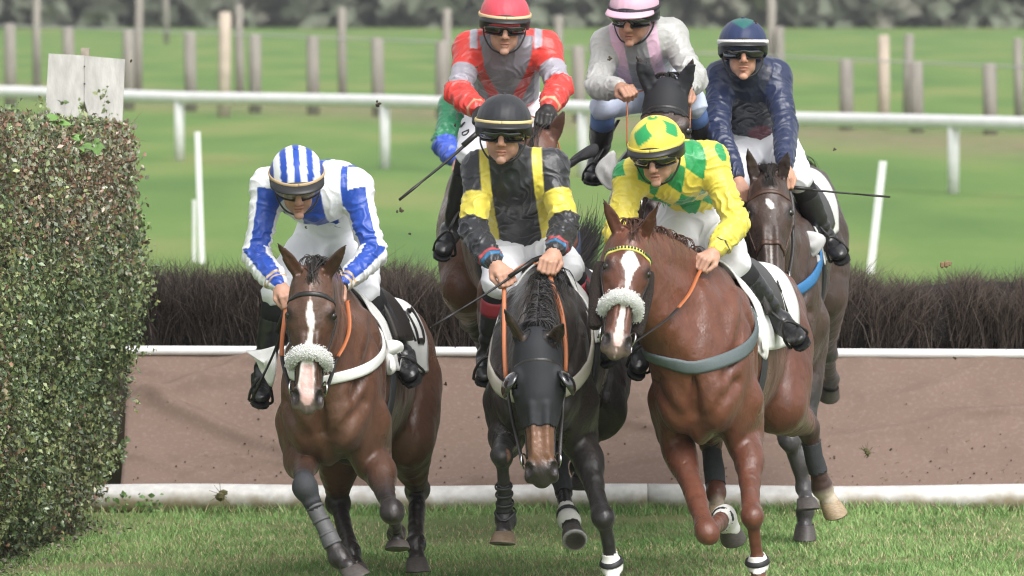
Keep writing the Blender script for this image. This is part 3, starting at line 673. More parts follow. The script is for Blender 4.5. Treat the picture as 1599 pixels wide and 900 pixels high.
def horse(p):
    """p: pixel picks and colours. Returns a Horse with frames, prims and root"""
    H = Horse(); yaw, pitch, roll, s = math.radians(p['yaw']), math.radians(p.get('pitch', 0)), math.radians(p.get('roll', 0)), p.get('size', 1.)
    Wp = at(*p['withers'])
    F = A(-math.sin(yaw), -math.cos(yaw), 0); S = A(math.cos(yaw), -math.sin(yaw), 0); U = A(0, 0, 1)
    F = F * math.cos(pitch) + U * math.sin(pitch); U = nrm(np.cross(F, S)) * 1.; U = U if U[2] > 0 else -U
    S, U = S * math.cos(roll) + U * math.sin(roll), U * math.cos(roll) - S * math.sin(roll)
    R = np.stack([S, F, U], 1)
    loc = lambda a, f, u: Wp + (S * a + F * f + U * u) * s
    H.loc, H.S, H.F, H.U, H.R, H.s = loc, S, F, U, R, s
    sl = p.get('slim', .80)
    E = lambda c, r, k=.06: Ell(loc(c[0] * sl, c[1], c[2]), np.array(r) * s * A(sl, 1, 1), R, k)
    pr = []
    pr += [E((0, -.36, -.35), (.262, .62, .345)), E((0, .12, -.36), (.20, .30, .30), .1), E((0, -.02, -.10), (.075, .30, .13), .12),
           E((0, -.86, -.34), (.235, .42, .29), .1), E((0, -1.18, -.22), (.235, .36, .22), .1), E((0, -.6, -.14), (.17, .5, .14), .1)]
    for q in (-1, 1):
        pr += [E((q * .155, .10, -.36), (.095, .21, .30), .05), E((q * .095, .30, -.50), (.105, .13, .145), .045), E((q * .165, .12, -.58), (.085, .13, .17), .05),
               E((q * .14, -1.22, -.38), (.125, .27, .30), .08), E((q * .12, -1.42, -.42), (.09, .14, .22), .07), E((q * .10, -1.0, -.16), (.10, .20, .13), .08)]
    pr += [E((0, .22, -.60), (.05, .12, .10), .06)]
    # ---- head frame
    P0, P1 = at(*p['poll']), at(*p['muzzle']); hl = p.get('head', .60) ; a_ = nrm(P1 - P0)
    hy = math.radians(p.get('hyaw', 0)); s_ = A(math.cos(hy), -math.sin(hy), math.tan(math.radians(p.get('hroll', 0)))); s_ = nrm(s_ - a_ * (s_ @ a_)); f_ = np.cross(a_, s_)
    if f_[1] > 0: f_ = -f_
    hR = np.stack([s_, a_, f_], 1); g = hl / .60
    hp = lambda x, a, f: P0 + (s_ * x + a_ * a + f_ * f) * g
    H.hp, H.hR, H.g = hp, hR, g
    HE = lambda c, r, k=.02: Ell(hp(*c), np.array(r) * g, hR, k)
    HC = lambda pts, rr, k=.02, sx=1., kk=None: chain([hp(*q) for q in pts], np.array(rr) * g, k, s_, sx, kk=kk)
    hd = [HE((0, .10, -.085), (.088, .125, .095), .03), HE((0, .215, -.072), (.088, .12, .075), .04)]
    hd += HC([(0, .15, -.075), (0, .30, -.070), (0, .42, -.066), (0, .53, -.062)], [.072, .060, .049, .048], .03, 1.03)
    hd += HC([(0, .20, -.19), (0, .32, -.165), (0, .44, -.125), (0, .55, -.108)], [.052, .05, .044, .036], .05)
    hd += [HE((0, .36, -.12), (.040, .12, .07), .04), HE((0, .560, -.062), (.048, .045, .044), .025), HE((0, .594, -.070), (.036, .028, .032), .015), HE((0, .578, -.108), (.029, .032, .023), .010)]
    for q in (-1, 1):
        hd += [HE((q * .052, .245, -.165), (.034, .115, .095), .035), HE((q * .076, .185, -.040), (.026, .04, .028), .022),
               HE((q * .083, .232, -.055), (.020, .030, .022), .018)]
        hd += HC([(q * .080, .21, -.085), (q * .064, .30, -.085), (q * .050, .37, -.08)], [.021, .015, .008], .02)
        hd += [HE((q * .043, .543, -.038), (.023, .038, .027), .012), HE((q * .050, .575, -.060), (.018, .028, .026), .014)]
        hd += HC([(q * .03, .30, -.012), (q * .026, .42, -.016), (q * .028, .5, -.02)], [.010, .011, .010], .02)
    cut = []
    for q in (-1, 1):
        cut += [HE((q * .054, .553, -.020), (.017, .027, .023), .008), HE((q * .093, .208, -.050), (.012, .017, .016), .008)]
    cut += [HE((0, .594, -.094), (.055, .035, .0035), .006)]
    # furrows between the muscles
    def groove(pts, r_, k_, pp):
        Q_, _ = snap(pp, np.array(pts), .004); cut.extend(chain(Q_, [r_ * .6] + [r_] * (len(pts) - 2) + [r_ * .5], k_, n=2))
    groove([loc(0, .50, -.40), loc(0, .52, -.50), loc(0, .46, -.60)], .006, .05, pr)
    for q in (-1, 1):
        groove([loc(q * .17, .10, -.08), loc(q * .19, .26, -.24), loc(q * .16, .42, -.40)], .008, .06, pr)
        groove([loc(q * .08, .50, -.62), loc(q * .14, .44, -.52), loc(q * .20, .34, -.44)], .006, .06, pr)
        groove([loc(q * .30, -.02, -.32), loc(q * .30, -.10, -.46), loc(q * .28, -.06, -.62)], .008, .05, pr)
        groove([loc(q * .30, .14, -.16), loc(q * .30, .08, -.34), loc(q * .28, .10, -.48)], .006, .05, pr)
        groove([loc(q * .30, -.92, -.14), loc(q * .30, -.86, -.34), loc(q * .30, -.80, -.52)], .010, .07, pr)
    # ears
    ears = []
    for q, tip in ((-1, p['ears'][0]), (1, p['ears'][1])):
        b0 = hp(q * p.get('earsp', .052), .030, -.062); T = at(*tip); d = nrm(T - b0); L = np.linalg.norm(T - b0)
        L = min(max(L, .13), .185); T = b0 + d * L; wid = nrm(np.cross(d, f_)); fr = nrm(np.cross(wid, d)); fr = fr if fr @ f_ > 0 else -fr
        if 'earturn' in p: t_ = math.radians(p['earturn'][0 if q < 0 else 1]); fr, wid = fr * math.cos(t_) + wid * math.sin(t_), wid * math.cos(t_) - fr * math.sin(t_)
        c_ = [(b0 - d * .02), (b0 + d * L * .28 - fr * .004), (b0 + d * L * .62 - fr * .002), T]
        ears.append((b0, d, L, fr, T))
        hd += chain(c_, np.array([.026, .029, .022, .004]) * g, .02, fr, .62, kk=.006)
        cut += chain([b0 + d * L * .10 + fr * .020, b0 + d * L * .38 + fr * .021, b0 + d * L * .85 + fr * .012], np.array([.013, .019, .005]) * g, .008, fr, .9)
    H.ears = ears
    # ---- neck
    cr0, th0 = hp(0, .045, -.125), hp(0, .20, -.19)
    cr1, th1 = loc(0, .02, -.07), loc(0, .24, -.42)
    bend = p.get('crest', .05)
    crm = cr0 * .5 + cr1 * .5 + U * bend + F * .03; thm = th0 * .5 + th1 * .5 + F * .02
    ns = nrm(np.cross(nrm(cr1 - cr0), A(0, 0, 1))); 
    pr += chain([cr0, crm, cr1], [.066, .072, .085], .05, None, n=4)
    pr += chain([th0, thm, th1], [.072, .098, .16], .10, None, n=4)
    pr += chain([cr0 * .5 + th0 * .5, crm * .5 + thm * .5, cr1 * .5 + th1 * .5], [.080, .090, .13], .10, None, n=4)
    H.crest = catmull([hp(0, .0, -.085), cr0 + nrm(cr0 - th0) * .03, crm, cr1], 10)
    # ---- legs
    H.legs = {}
    lg = []
    def foreleg(key, q):
        kn, fe, ho = [at(*x) for x in p[key]]; el = loc(q * .15, .02, -.66)
        up = loc(q * .14, .12, -.52); Lf = np.linalg.norm(kn - el)
        side = S - nrm(kn - el) * (S @ nrm(kn - el))
        fwd = nrm(np.cross(nrm(kn - el), S)); fwd = fwd if fwd @ F > 0 else -fwd
        lg.extend(chain([up, el, el * .55 + kn * .45, el * .15 + kn * .85, kn], [.098, .074, .050, .037, .040], .05, kk=.02))
        lg.append(Ell(el * .72 + kn * .28 + fwd * .018 + S * q * .01, (.055, .055, .11), frame(kn - el), .04))
        lg.append(Ell(kn, (.038, .041, .058), frame(kn - el), .03))
        lg.extend(chain([kn, kn * .8 + fe * .2, kn * .3 + fe * .7, fe], [.038, .027, .0255, .033], .02, kk=.01))
        back = nrm(np.cross(nrm(fe - kn), S)); back = back if back @ F < 0 else -back
        lg.extend(chain([kn * .8 + fe * .2 + back * .022, kn * .2 + fe * .8 + back * .022], [.016, .016], .02))
        foot(fe, ho, key, fe - kn, back)
        H.legs[key] = (el, kn, fe, ho)
    def foot(fe, ho, key, can, back):
        d = nrm(ho - fe); L = max(np.linalg.norm(ho - fe), .09)
        lg.append(Ell(fe, (.040, .040, .040), None, .02)); lg.append(Ell(fe + back * .018, (.03, .03, .03), None, .02))
        lg.extend(chain([fe, fe + d * L * .45, fe + d * L * .72], [.036, .030, .036], .015, kk=.01))
    def frame(d):
        d = nrm(d); a = nrm(np.cross(d, A(.1, 1, .05))); return np.stack([a, np.cross(d, a), d], 1)
    def hindleg(key, q):
        hk, fe, ho = [at(*x) for x in p[key]]; hip = loc(q * .11, -1.12, -.35); st = loc(q * .15, -.90 + p.get('stf', 0), -.60)
        lg.extend(chain([hip, hip * .4 + st * .6, st], [.145, .13, .10], .09, kk=.04))
        bt = loc(q * .10, -1.42, -.58)
        lg.extend(chain([loc(q * .10, -1.36, -.40), bt * .6 + hk * .4], [.11, .055], .08, kk=.04))
        lg.extend(chain([st, st * .5 + hk * .5, st * .15 + hk * .85, hk], [.105, .078, .044, .046], .05, kk=.02))
        bk = nrm(np.cross(nrm(fe - hk), S)); bk = bk if bk @ F < 0 else -bk
        lg.append(Ell(hk + bk * .02 - nrm(fe - hk) * .03, (.034, .045, .05), None, .02)); lg.append(Ell(hk, (.045, .05, .05), None, .02))
        lg.extend(chain([hk, hk * .75 + fe * .25, hk * .3 + fe * .7, fe], [.046, .036, .033, .038], .02, kk=.01))
        foot(fe, ho, key, fe - hk, bk)
        H.legs[key] = (st, hk, fe, ho)
    foreleg('foreA', -1); foreleg('foreB', 1); hindleg('hindA', -1); hindleg('hindB', 1)
    allp = pr + lg + hd
    H.prims = allp; H.trunk = pr; H.headp = hd
    V, Q = polygonise(allp, p.get('res', .0085), cut, smooth=1)
    N = normals(V, Q)
    # muscle relief and fine veins, fading out on the head
    lp = (V - P0) @ hR / g; onhead = (lp[:, 1] > -.02) & (lp[:, 1] < .68) & (lp[:, 2] > -.24) & (lp[:, 2] < .06) & (np.abs(lp[:, 0]) < .13)
    fade = np.where(onhead, .15, 1.)
    tl = (V - Wp) @ R / s
    rel = .0052 * NZ[0](tl, 10.) + .0030 * NZ[1](tl * [1, 1, .55], 26.) + .0030 * np.clip(1 - np.abs(NZ[2](tl * [1, 1, .7], 13.)) * 3.5, 0, 1) * np.clip(NZ[4](tl, 4.) + .5, 0, 1)
    # shoulder / forearm furrows
    V = V + N * (rel * fade)[:, None]
    # ---- coat colours
    c0, c1, dk = map(np.array, (p['coat'], p['coat2'], p['points']))
    t = np.clip(.5 + .35 * NZ[2](tl, 3.) + .25 * NZ[3](tl, 8.) - .35 * N[:, 2] * 0, 0, 1)[:, None]
    col = (c0 * (1 - t) + c1 * t) * .82
    def blend(m, c): 
        nonlocal col
        m = np.clip(m, 0, 1)[:, None]; col = col * (1 - m) + np.array(c) * m
    for key, fr in p.get('dark', {}).items():
        el, kn, fe, ho = H.legs[key]
        for a, b, m0, m1 in ((el, kn, fr - .12, fr + .28), (kn, fe, -1, -.5), (fe, ho, -1, -.5)):
            ab = b - a; tt = (V - a) @ ab / (ab @ ab); dd = np.linalg.norm(V - a - np.clip(tt, 0, 1.1)[:, None] * ab, axis=1)
            lim = .085 if a is el else .075
            blend(np.clip((tt - m0) / (m1 - m0), 0, 1) * np.clip((lim - dd) / .02, 0, 1) * (tt < 1.15) * (tt > -.3) * ~onhead, dk)
    for key, (t0, t1, cc) in p.get('socks', {}).items():
        el, kn, fe, ho = H.legs[key]; ab = ho - kn; tt = (V - kn) @ ab / (ab @ ab); dd = np.linalg.norm(V - kn - np.clip(tt, 0, 1.2)[:, None] * ab, axis=1)
        blend(np.clip((tt - t0) / .08, 0, 1) * (tt < t1) * (dd < .1) * ~onhead, cc)
    x, a, f = lp.T
    oh = onhead & (f > -.20)
    blend(oh * np.clip((a - .50) / .06, 0, 1), p.get('nose', (.05, .04, .038)))
    blend(oh * np.clip(1 - np.hypot(x / .9, (a - .2) / 1.1) / .0, 0, 1) * 0, dk)
    if 'muzzlecol' in p: blend(oh2(x, a, f) * np.clip((a - .36) / .03, 0, 1) * np.clip((.55 - a) / .04, 0, 1), p['muzzlecol'])
    for q in (-1, 1): blend(oh * np.clip(1.5 - np.sqrt(((x - q * .086) / .03) ** 2 + ((a - .21) / .036) ** 2 + ((f + .045) / .04) ** 2), 0, .9), c0 * .22)
    if 'blaze' in p:
        ka, kw, kx = np.array(p['blaze']).T; w = np.interp(a, ka, kw, 0, 0); cx = np.interp(a, ka, kx)
        wob = .004 * NZ[4](np.stack([x, a, 0 * a], 1), 60.)
        blend(oh * (f > -.075) * np.clip((w + wob * (w > 0) - np.abs(x - cx)) / .004 + .5, 0, 1), (.78, .74, .70))
    if 'pink' in p:
        ka, kw, kx = np.array(p['pink']).T; w = np.interp(a, ka, kw, 0, 0); blend(oh * (f > -.07) * np.clip((w - np.abs(x - np.interp(a, ka, kx))) / .008 + .5, 0, 1), (.62, .40, .37))
    for q in (-1, 1):
        blend(oh * np.clip(1.6 - np.sqrt(((x - q * .051) / .019) ** 2 + ((a - .553) / .031) ** 2 + ((f + .024) / .030) ** 2), 0, 1) * 1.5, (.018, .012, .012))
    blend(oh * np.clip(1 - np.abs(f + .094) / .006, 0, 1) * (a > .555), (.02, .015, .015))
    for (b0, d, L, fr, T) in ears:
        rel_ = V - b0; td = rel_ @ d; rad = np.linalg.norm(rel_ - td[:, None] * d, axis=1); inn = (rel_ @ fr) + .0; e_ = (td > .015) & (td < L * 1.1) & (rad < .045)
        blend(e_ * (N @ fr > .1) * (inn < .012) * (inn > -.03) * .55, p.get('earin', c0 * .4)); blend(e_ * np.clip((td / L - .72) * 5, 0, 1) * .8, c0 * .3)
    if p.get('grey_dust'): blend(np.clip(.4 + .5 * NZ[5](tl, 2.), 0, .5) * (tl[:, 2] > -.2), p['grey_dust'])
    H.eyes = [snap(hd, [hp(q * .105, .207, -.035)], 0.)[0][0] for q in (-1, 1)]
    for e_ in H.eyes: blend(np.clip((.034 - np.linalg.norm(V - e_, axis=1)) / .010, 0, .92), c0 * .16)
    root = thing('horse', p['label'], 'horse', loc(0, -.5, -1.5), 'racehorses galloping away from the fence')
    H.root = root
    H.V, H.Q, H.N, H.lp, H.tl = V, Q, N, lp, tl
    H.body = mesh_obj('body', V, Q, coat_m, root, col)
    # eyes
    for q in (-1, 1):
        mb = MB(); mb.ball(H.eyes[(q + 1) // 2] - nrm(H.eyes[(q + 1) // 2] - hp(0, .21, -.08)) * .0105, .0185 * g, n=16); mb.build('eye', eye_m, root)
    # hooves
    for key in H.legs:
        el, kn, fe, ho = H.legs[key]; d = nrm(ho - fe); L = max(np.linalg.norm(ho - fe), .09); top = fe + d * L * .62; tipp = fe + d * (L + .035)
        fl = p.get('sole', {}).get(key)
        nn = nrm(fl) if fl is not None else nrm(d * .55 + A(0, .25, -.6))
        r0_, r1_ = .040, .053; mb = MB(); P_ = []; n = 20
        u = nrm(F - nn * (F @ nn)); v = np.cross(nn, u); V_ = []
        for ring, (rr, off, sh) in enumerate(((r0_, 0, 0), (.046, .3, .004), (r1_, .92, .014), (r1_ * .97, 1., .016), (r1_ * .72, 1., .01), (.02, .93, .0))):
            cpt = top + (tipp - top) * off
            ax = nrm(d * (1 - off) + nn * off)
            for k in range(n):
                an = 2 * math.pi * k / n; V_.append(cpt + u * (math.cos(an) * rr * 1.08 + sh) + v * math.sin(an) * rr)
        Fh = [(i * n + k, i * n + (k + 1) % n, (i + 1) * n + (k + 1) % n, (i + 1) * n + k) for i in range(5) for k in range(n)] + [tuple(range(5 * n, 6 * n))]
        cols = np.repeat([(.055, .048, .043), (.07, .06, .055), (.085, .075, .068), (.40, .40, .40), (.06, .05, .045), (.04, .035, .03)], n, 0)
        if fl is None: cols[3 * n:] = (.05, .045, .04)
        if key in p.get('pale_hoof', ()): cols[:3 * n] = p.get('hoofcol', (.36, .27, .17))
        mb.add(V_, Fh, cols); mb.build('hoof', mat('hoof', attr=True, rough=.5, noise=.25, nscale=60, stretch=(1, 1, 3)), root, col=True)
    if p.get('hood') or p.get('hood4'):
        amax = .385 if p.get('hood') else .155
        near_ear = np.zeros(len(V), bool)
        for (b0, d, L, fr, T) in ears:
            td = (V - b0) @ d; near_ear |= (td > .02) & (np.linalg.norm(V - b0 - td[:, None] * d, axis=1) < .05)
        keep = oh2(x, a, f) & (a < amax) & (a > -.06)
        if p.get('hood'): keep &= ~near_ear; keep &= ~(((a - .205) / .034) ** 2 + ((f + .055) / .034) ** 2 < 1)
        V2, Q2, _ = patch(V, Q, keep, .0045); hd_o = solid(mesh_obj('hood', V2, Q2, hoodm, root), .003)
        if p.get('hood'):
            for q in (-1, 1):
                c = hp(q * .098, .215, -.045); mb = MB(); n = 18; rings = []
                outv = hR @ nrm(A(q * .8, -.45, .12)); bk_ = hR @ nrm(A(q * .3, -.75, .1))
                ax = nrm(outv); e1 = nrm(np.cross(ax, hR @ A(0, 0, 1))); e2 = np.cross(ax, e1); Vc = []
                for th_ in np.linspace(.12, 1.45, 7):
                    for k in range(n):
                        an = 2 * math.pi * k / n; Vc.append(c + (ax * math.cos(th_) * .026 + (e1 * math.cos(an) * 1.0 + e2 * math.sin(an) * 1.25) * math.sin(th_) * .036) * g * 1.6)
                mb.add(Vc, [(i * n + k, i * n + (k + 1) % n, (i + 1) * n + (k + 1) % n, (i + 1) * n + k) for i in range(6) for k in range(n)] + [tuple(range(n))])
                solid(mb.build('eye_cup', mat('patent_black', (.012, .012, .014), .08, spec=.8, coat=1.), hd_o), .003)
    # leg wraps
    H.root = root
    for (key, seg, t0, t1, kind) in p.get('wraps', ()):
        el, kn, fe, ho = H.legs[key]; a, b = (el, kn) if seg == 0 else (kn, fe) if seg == 1 else (fe, ho)
        m = {'stretch': stretchy, 'black': boot_dk, 'white': boot_wh, 'grey': mat('grey_boot', (.085, .085, .088), .6, bump=.4, bscale=60)}[kind]
        ab = b - a; tt = (V - a) @ ab / (ab @ ab); dd = np.linalg.norm(V - a - tt[:, None] * ab, axis=1)
        keep = (tt > t0) & (tt < t1) & (dd < .095) & ~onhead
        # only the faces of this leg: stay near the segment
        if keep.sum() < 20: continue
        V2, Q2, _ = patch(V, Q, keep, .005); tr = np.clip(((V2 - a) @ ab) / (ab @ ab), t0, t1)
        e = (V2 - a) @ ab / (ab @ ab); V2 = V2 + (np.clip(e, t0 + .03, t1 - .03) - e)[:, None] * ab * 0
        o = mesh_obj({'stretch': 'knee_sleeve'}.get(kind, 'leg_boot'), V2, Q2, m, root); solid(o, .004)
        if kind == 'white':
            c_ = a + ab * (t0 * .5 + min(t1, 1) * .5); k_ = []
            for an in np.linspace(0, 2 * math.pi, 17):
                uu = nrm(np.cross(ab, A(0, 1, .1))); vv_ = nrm(np.cross(ab, uu)); k_.append(c_ + (uu * math.cos(an) + vv_ * math.sin(an)) * .07)
            strap(lgs_near(H, a, b), k_, .022, boot_dk, 'boot_strap', o, off=.008, n=1, th=.003)
        if kind in ('black', 'grey'):
            for w_ in (.12, .42, .72, .95):
                c_ = a + ab * (t0 + (t1 - t0) * w_); k_ = []
                for an in np.linspace(0, 2 * math.pi, 17):
                    uu = nrm(np.cross(ab, A(0, 1, .1))); vv_ = nrm(np.cross(ab, uu)); k_.append(c_ + (uu * math.cos(an) + vv_ * math.sin(an)) * .07)
                strap(lgs_near(H, a, b), k_, .012, m, 'boot_strap', o, off=.010, n=1, th=.003)
    return H
def oh2(x, a, f): return (a > -.06) & (a < .7) & (f > -.235) & (f < .06) & (np.abs(x) < .13)
def lgs_near(H, a, b):
    lo, hi = np.minimum(a, b) - .05, np.maximum(a, b) + .05
    return [q for q in H.prims if (q.bb()[1] > lo).all() and (q.bb()[0] < hi).all()]

def fur_ring(H, pts, rad, name, m, sx=1.):
    """a woolly roll: tube with many small tufts"""
    P = catmull(pts, 8); mb = MB(); r = np.random.default_rng(4)
    n = 22; R = np.full(len(P), rad); R[0] *= .75; R[-1] *= .75
    T = np.gradient(P, axis=0); T /= np.linalg.norm(T, axis=1)[:, None]; a = np.cross(T, H.hR[:, 1]); a /= np.linalg.norm(a, axis=1)[:, None]; b = np.cross(T, a); V = []
    for i in range(len(P)):
        for k in range(n):
            q = 2 * math.pi * k / n; V.append(P[i] + (a[i] * math.cos(q) * .8 + b[i] * math.sin(q)) * R[i])
    V = np.array(V); Nn = V - np.repeat(P, n, 0); Nn /= np.linalg.norm(Nn, axis=1)[:, None]
    mb.add(V, [(i * n + k, i * n + (k + 1) % n, (i + 1) * n + (k + 1) % n, (i + 1) * n + k) for i in range(len(P) - 1) for k in range(n)] + [tuple(range(n))[::-1], tuple((len(P) - 1) * n + k for k in range(n))])
    o = mb.build(name, m, H.root)
    k = 2200; i = r.integers(0, len(V), k); q = V[i] + r.normal(0, .004, (k, 3)) - Nn[i] * .002; d = Nn[i] + r.normal(0, .8, (k, 3)); d /= np.linalg.norm(d, axis=1)[:, None]
    path = np.stack([q, q + d * .003 + Nn[i] * .0005, q + d * .0045 + r.normal(0, .002, (k, 3))], 1)
    base = np.array([.88, .88, .86]) if m is wool else np.array([.06, .045, .035])
    strands(path, np.full(k, .0019), base * r.uniform(.85, 1.1, (k, 1)), 'wool_tuft', o, hm=mat('wool_fibre', attr=True, rough=.95, spec=.1, trans=0.)); o.children[0]['kind'] = 'stuff'
    return o

def tack(H, p):
    root, hp, g, hd = H.root, H.hp, H.g, H.headp
    hdS = [q for q in hd]; L = p.get('strapmat', leather)
    hw = lambda pts, w, m, name, par=root, off=.003, n=6: strap(hdS, [hp(*q) for q in pts], w, m, name, par, off=off, n=n)
    bridle = hw([(-.10, .165, -.08), (-.08, .135, -.02), (0, .125, .0), (.08, .135, -.02), (.10, .165, -.08)], .019, p.get('brow', L), 'bridle')   # browband
    if p.get('browzig'):
        Pz = catmull([hp(*q) for q in [(-.09, .15, -.05), (-.06, .13, -.01), (0, .123, .01), (.06, .13, -.01), (.09, .15, -.05)]], 5); Pz, Nz = snap(hdS, Pz, .0085)
        mb = MB()
        for i in range(len(Pz)): mb.ball(Pz[i], (.0045, .003, .006), n=6)
        mb.build('brow_stud', p['browzig'], bridle)
    for q in (-1, 1):
        hw([(q * .082, .07, -.09), (q * .098, .16, -.085), (q * .098, .24, -.09), (q * .078, .34, -.09), (q * .062, .43, -.095), (q * .052, .50, -.09)], .015, L, 'cheekpiece', bridle)
        hw([(q * .085, .06, -.10), (q * .095, .15, -.13), (q * .08, .26, -.20), (q * .05, .33, -.24)], .012, L, 'throat_lash', bridle)
        c = hp(q * .066, .51, -.082); mb = MB(); n = 18; r_ = .030
        mb.tube([c + H.hR @ A(q * .012 * math.sin(t), r_ * math.cos(t), r_ * math.sin(t)) for t in np.linspace(0, 2 * math.pi, n)], .0038, 6); mb.build('bit_ring', steel, bridle)
    nb = p.get('nose_roll')
    if nb:
        z = .40 if nb is True else nb
        fur_ring(H, [hp(-.076, z + .024, -.10), hp(-.070, z + .006, -.035), hp(-.040, z - .010, .006), hp(0, z - .014, .016), hp(.040, z - .010, .006), hp(.070, z + .006, -.035), hp(.076, z + .024, -.10)], .028, 'sheepskin_noseband', wool)
    if p.get('noseband') is not None:
        hw([(-.07, .40, -.13), (-.066, .385, -.07), (-.04, .372, -.01), (0, .368, .0), (.04, .372, -.01), (.066, .385, -.07), (.07, .40, -.13)], .024, p['noseband'], 'noseband', bridle, off=.004)
    if p.get('cheek_roll'):
        for q in (-1, 1):
            P = [hp(q * .104, .16, -.12), hp(q * .110, .27, -.13), hp(q * .098, .40, -.14), hp(q * .086, .46, -.14)]
            mb = MB(); Q = catmull(P, 6); mb.tube(Q, [.024] + [.028] * (len(Q) - 2) + [.022], 16); o = mb.build('cheek_roll', mat('brown_wool', (.030, .020, .016), .95, bump=1., bscale=200, bdist=.015), root)
    # mane and forelock
    r = np.random.default_rng(8)
    mc = np.array(p.get('mane', (.02, .016, .014)))
    fl = p.get('forelock', 60); paths = []
    for i in range(fl):
        b0 = hp(r.normal(0, .022), r.uniform(-.01, .03), -.055 + r.normal(0, .01)); sx_ = r.normal(p.get('flx', 0), .020); Lf = r.uniform(.5, 1) * p.get('fll', .11)
        m1 = hp(sx_ * .5, .04 + Lf * .25, .018 + r.normal(0, .006)); m2 = hp(sx_ + r.normal(0, .006), .06 + Lf, .012 + r.normal(0, .005)); m0 = b0 + H.hR @ A(0, -.025, .03)
        paths.append(catmull([b0, m0, m1, m2], 3))
    if fl: strands(paths, r.uniform(.0015, .003, fl), mc * r.uniform(.5, 1.8, (fl, 1)), 'forelock', root)
    cr = H.crest; k = p.get('manes', 260); mb_ = np.array([[0., 0, 0]]); tt_ = r.uniform(.08, .95, max(k, 1)) * (len(cr) - 1); ji = tt_.astype(int); cc0 = cr[ji] * (1 - tt_ + ji)[:, None] + cr[np.minimum(ji + 1, len(cr) - 1)] * (tt_ - ji)[:, None]
    Pm_ = snap(H.trunk + hd[:3], cc0 + H.U * .06, .002)[0] if k else None; paths = []; side = p.get('maneside', 1)
    for i in range(k):
        b0 = Pm_[i]; s_ = side * r.uniform(.2, 1) if r.uniform() < .8 else -side * .6
        Lh = r.uniform(.05, .13) * p.get('manel', 1.)
        w = r.normal(0, .3, 3) * .02 + H.F * r.normal(0, .01)
        paths.append(catmull([b0 - H.U * .01, b0 + H.U * .022 + H.S * s_ * .01, b0 + H.S * s_ * Lh * .55 + H.U * .01 + w, b0 + H.S * s_ * Lh * .8 - H.U * Lh * .55 + w * 1.5], 3))
    if k: strands(paths, r.uniform(.0018, .0042, k), mc * r.uniform(.5, 2., (k, 1)), 'mane', root)
    # tail
    tp = p.get('tail', [(0, -1.50, -.10), (0, -1.72, -.06), (0, -2.05, -.15), (0, -2.35, -.35)])
    ctrl = np.array([at(*q) if abs(q[0]) > 50 else H.loc(*q) for q in tp]); k = p.get('tailn', 420); paths = []
    for i in range(k):
        sp_ = r.normal(0, 1, 3); cc = [ctrl[0] + sp_ * .014]
        for j in range(1, len(ctrl)): cc.append(ctrl[j] + sp_ * p.get('tailw', .010) * (j + .3) + r.normal(0, .25, 3) * p.get('tailw', .010))
        e = r.uniform(.55, 1.05); Q = catmull(cc, 4); Q = Q + np.stack([np.sin(np.linspace(0, 9, len(Q)) + sp_[0]) * .008 * np.linspace(0, 1, len(Q)), 0 * Q[:, 0], 0 * Q[:, 0]], 1); Q = Q[0] + (Q - Q[0]) * e; paths.append(Q)
    strands(paths, r.uniform(.001, .0032, k), mc * r.uniform(.5, 1.9, (k, 1)), 'tail', root)
    # saddle, cloth, girth
    loc = H.loc; tr = H.trunk
    def draped(us, fs, off, name, m, th=.008, shape=None):
        """sheet over the back: us = angles from the top (rad), fs = along"""
        V = []; nu_, nf = len(us), len(fs)
        for f in fs:
            for u in us:
                u_, f2 = (u, f) if shape is None else shape(u, f)
                d = H.S * math.sin(u_) + H.U * math.cos(u_); c = loc(0, f2, -.30); lo, hi = .05, .8
                V.append((c, d))
        c = np.array([v[0] for v in V]); d = np.array([v[1] for v in V]); lo = np.full(len(c), .02); hi = np.full(len(c), .7)
        for _ in range(14):
            mid = (lo + hi) / 2; ins = sdf(tr, c + d * mid[:, None]) < off; lo = np.where(ins, mid, lo); hi = np.where(ins, hi, mid)
        P = c + d * hi[:, None]
        Fq = np.array([(i * nu_ + j, (i + 1) * nu_ + j, (i + 1) * nu_ + j + 1, i * nu_ + j + 1) for i in range(nf - 1) for j in range(nu_ - 1)])
        o = mesh_obj(name, P, Fq, m, root); solid(o, th); return o, P.reshape(nf, nu_, 3)
    draw = p.get('cloth', 1.6)
    oc, PC = draped(np.linspace(-draw, draw, 49), np.linspace(-.03, -1.0, 28), .012, 'saddle_cloth', cloth_w, shape=lambda u, f: (u, f + .05 * math.sin(u * 9 + f * 11) * .15))
    # black border round the number cloth
    for q in (0, -1):
        col = PC[:, q + (2 if q == 0 else -2)]; mb = MB(); mb.tube(catmull(np.concatenate([PC[18:26, (5 if q == 0 else -6)], [PC[26, j_] for j_ in ((7, 11, 16, 20) if q == 0 else (-8, -12, -17, -21))]]), 3), .0045, 5); mb.build('cloth_edge', leather, oc)
    # race number on each rear corner of the cloth
    num = p.get('number')
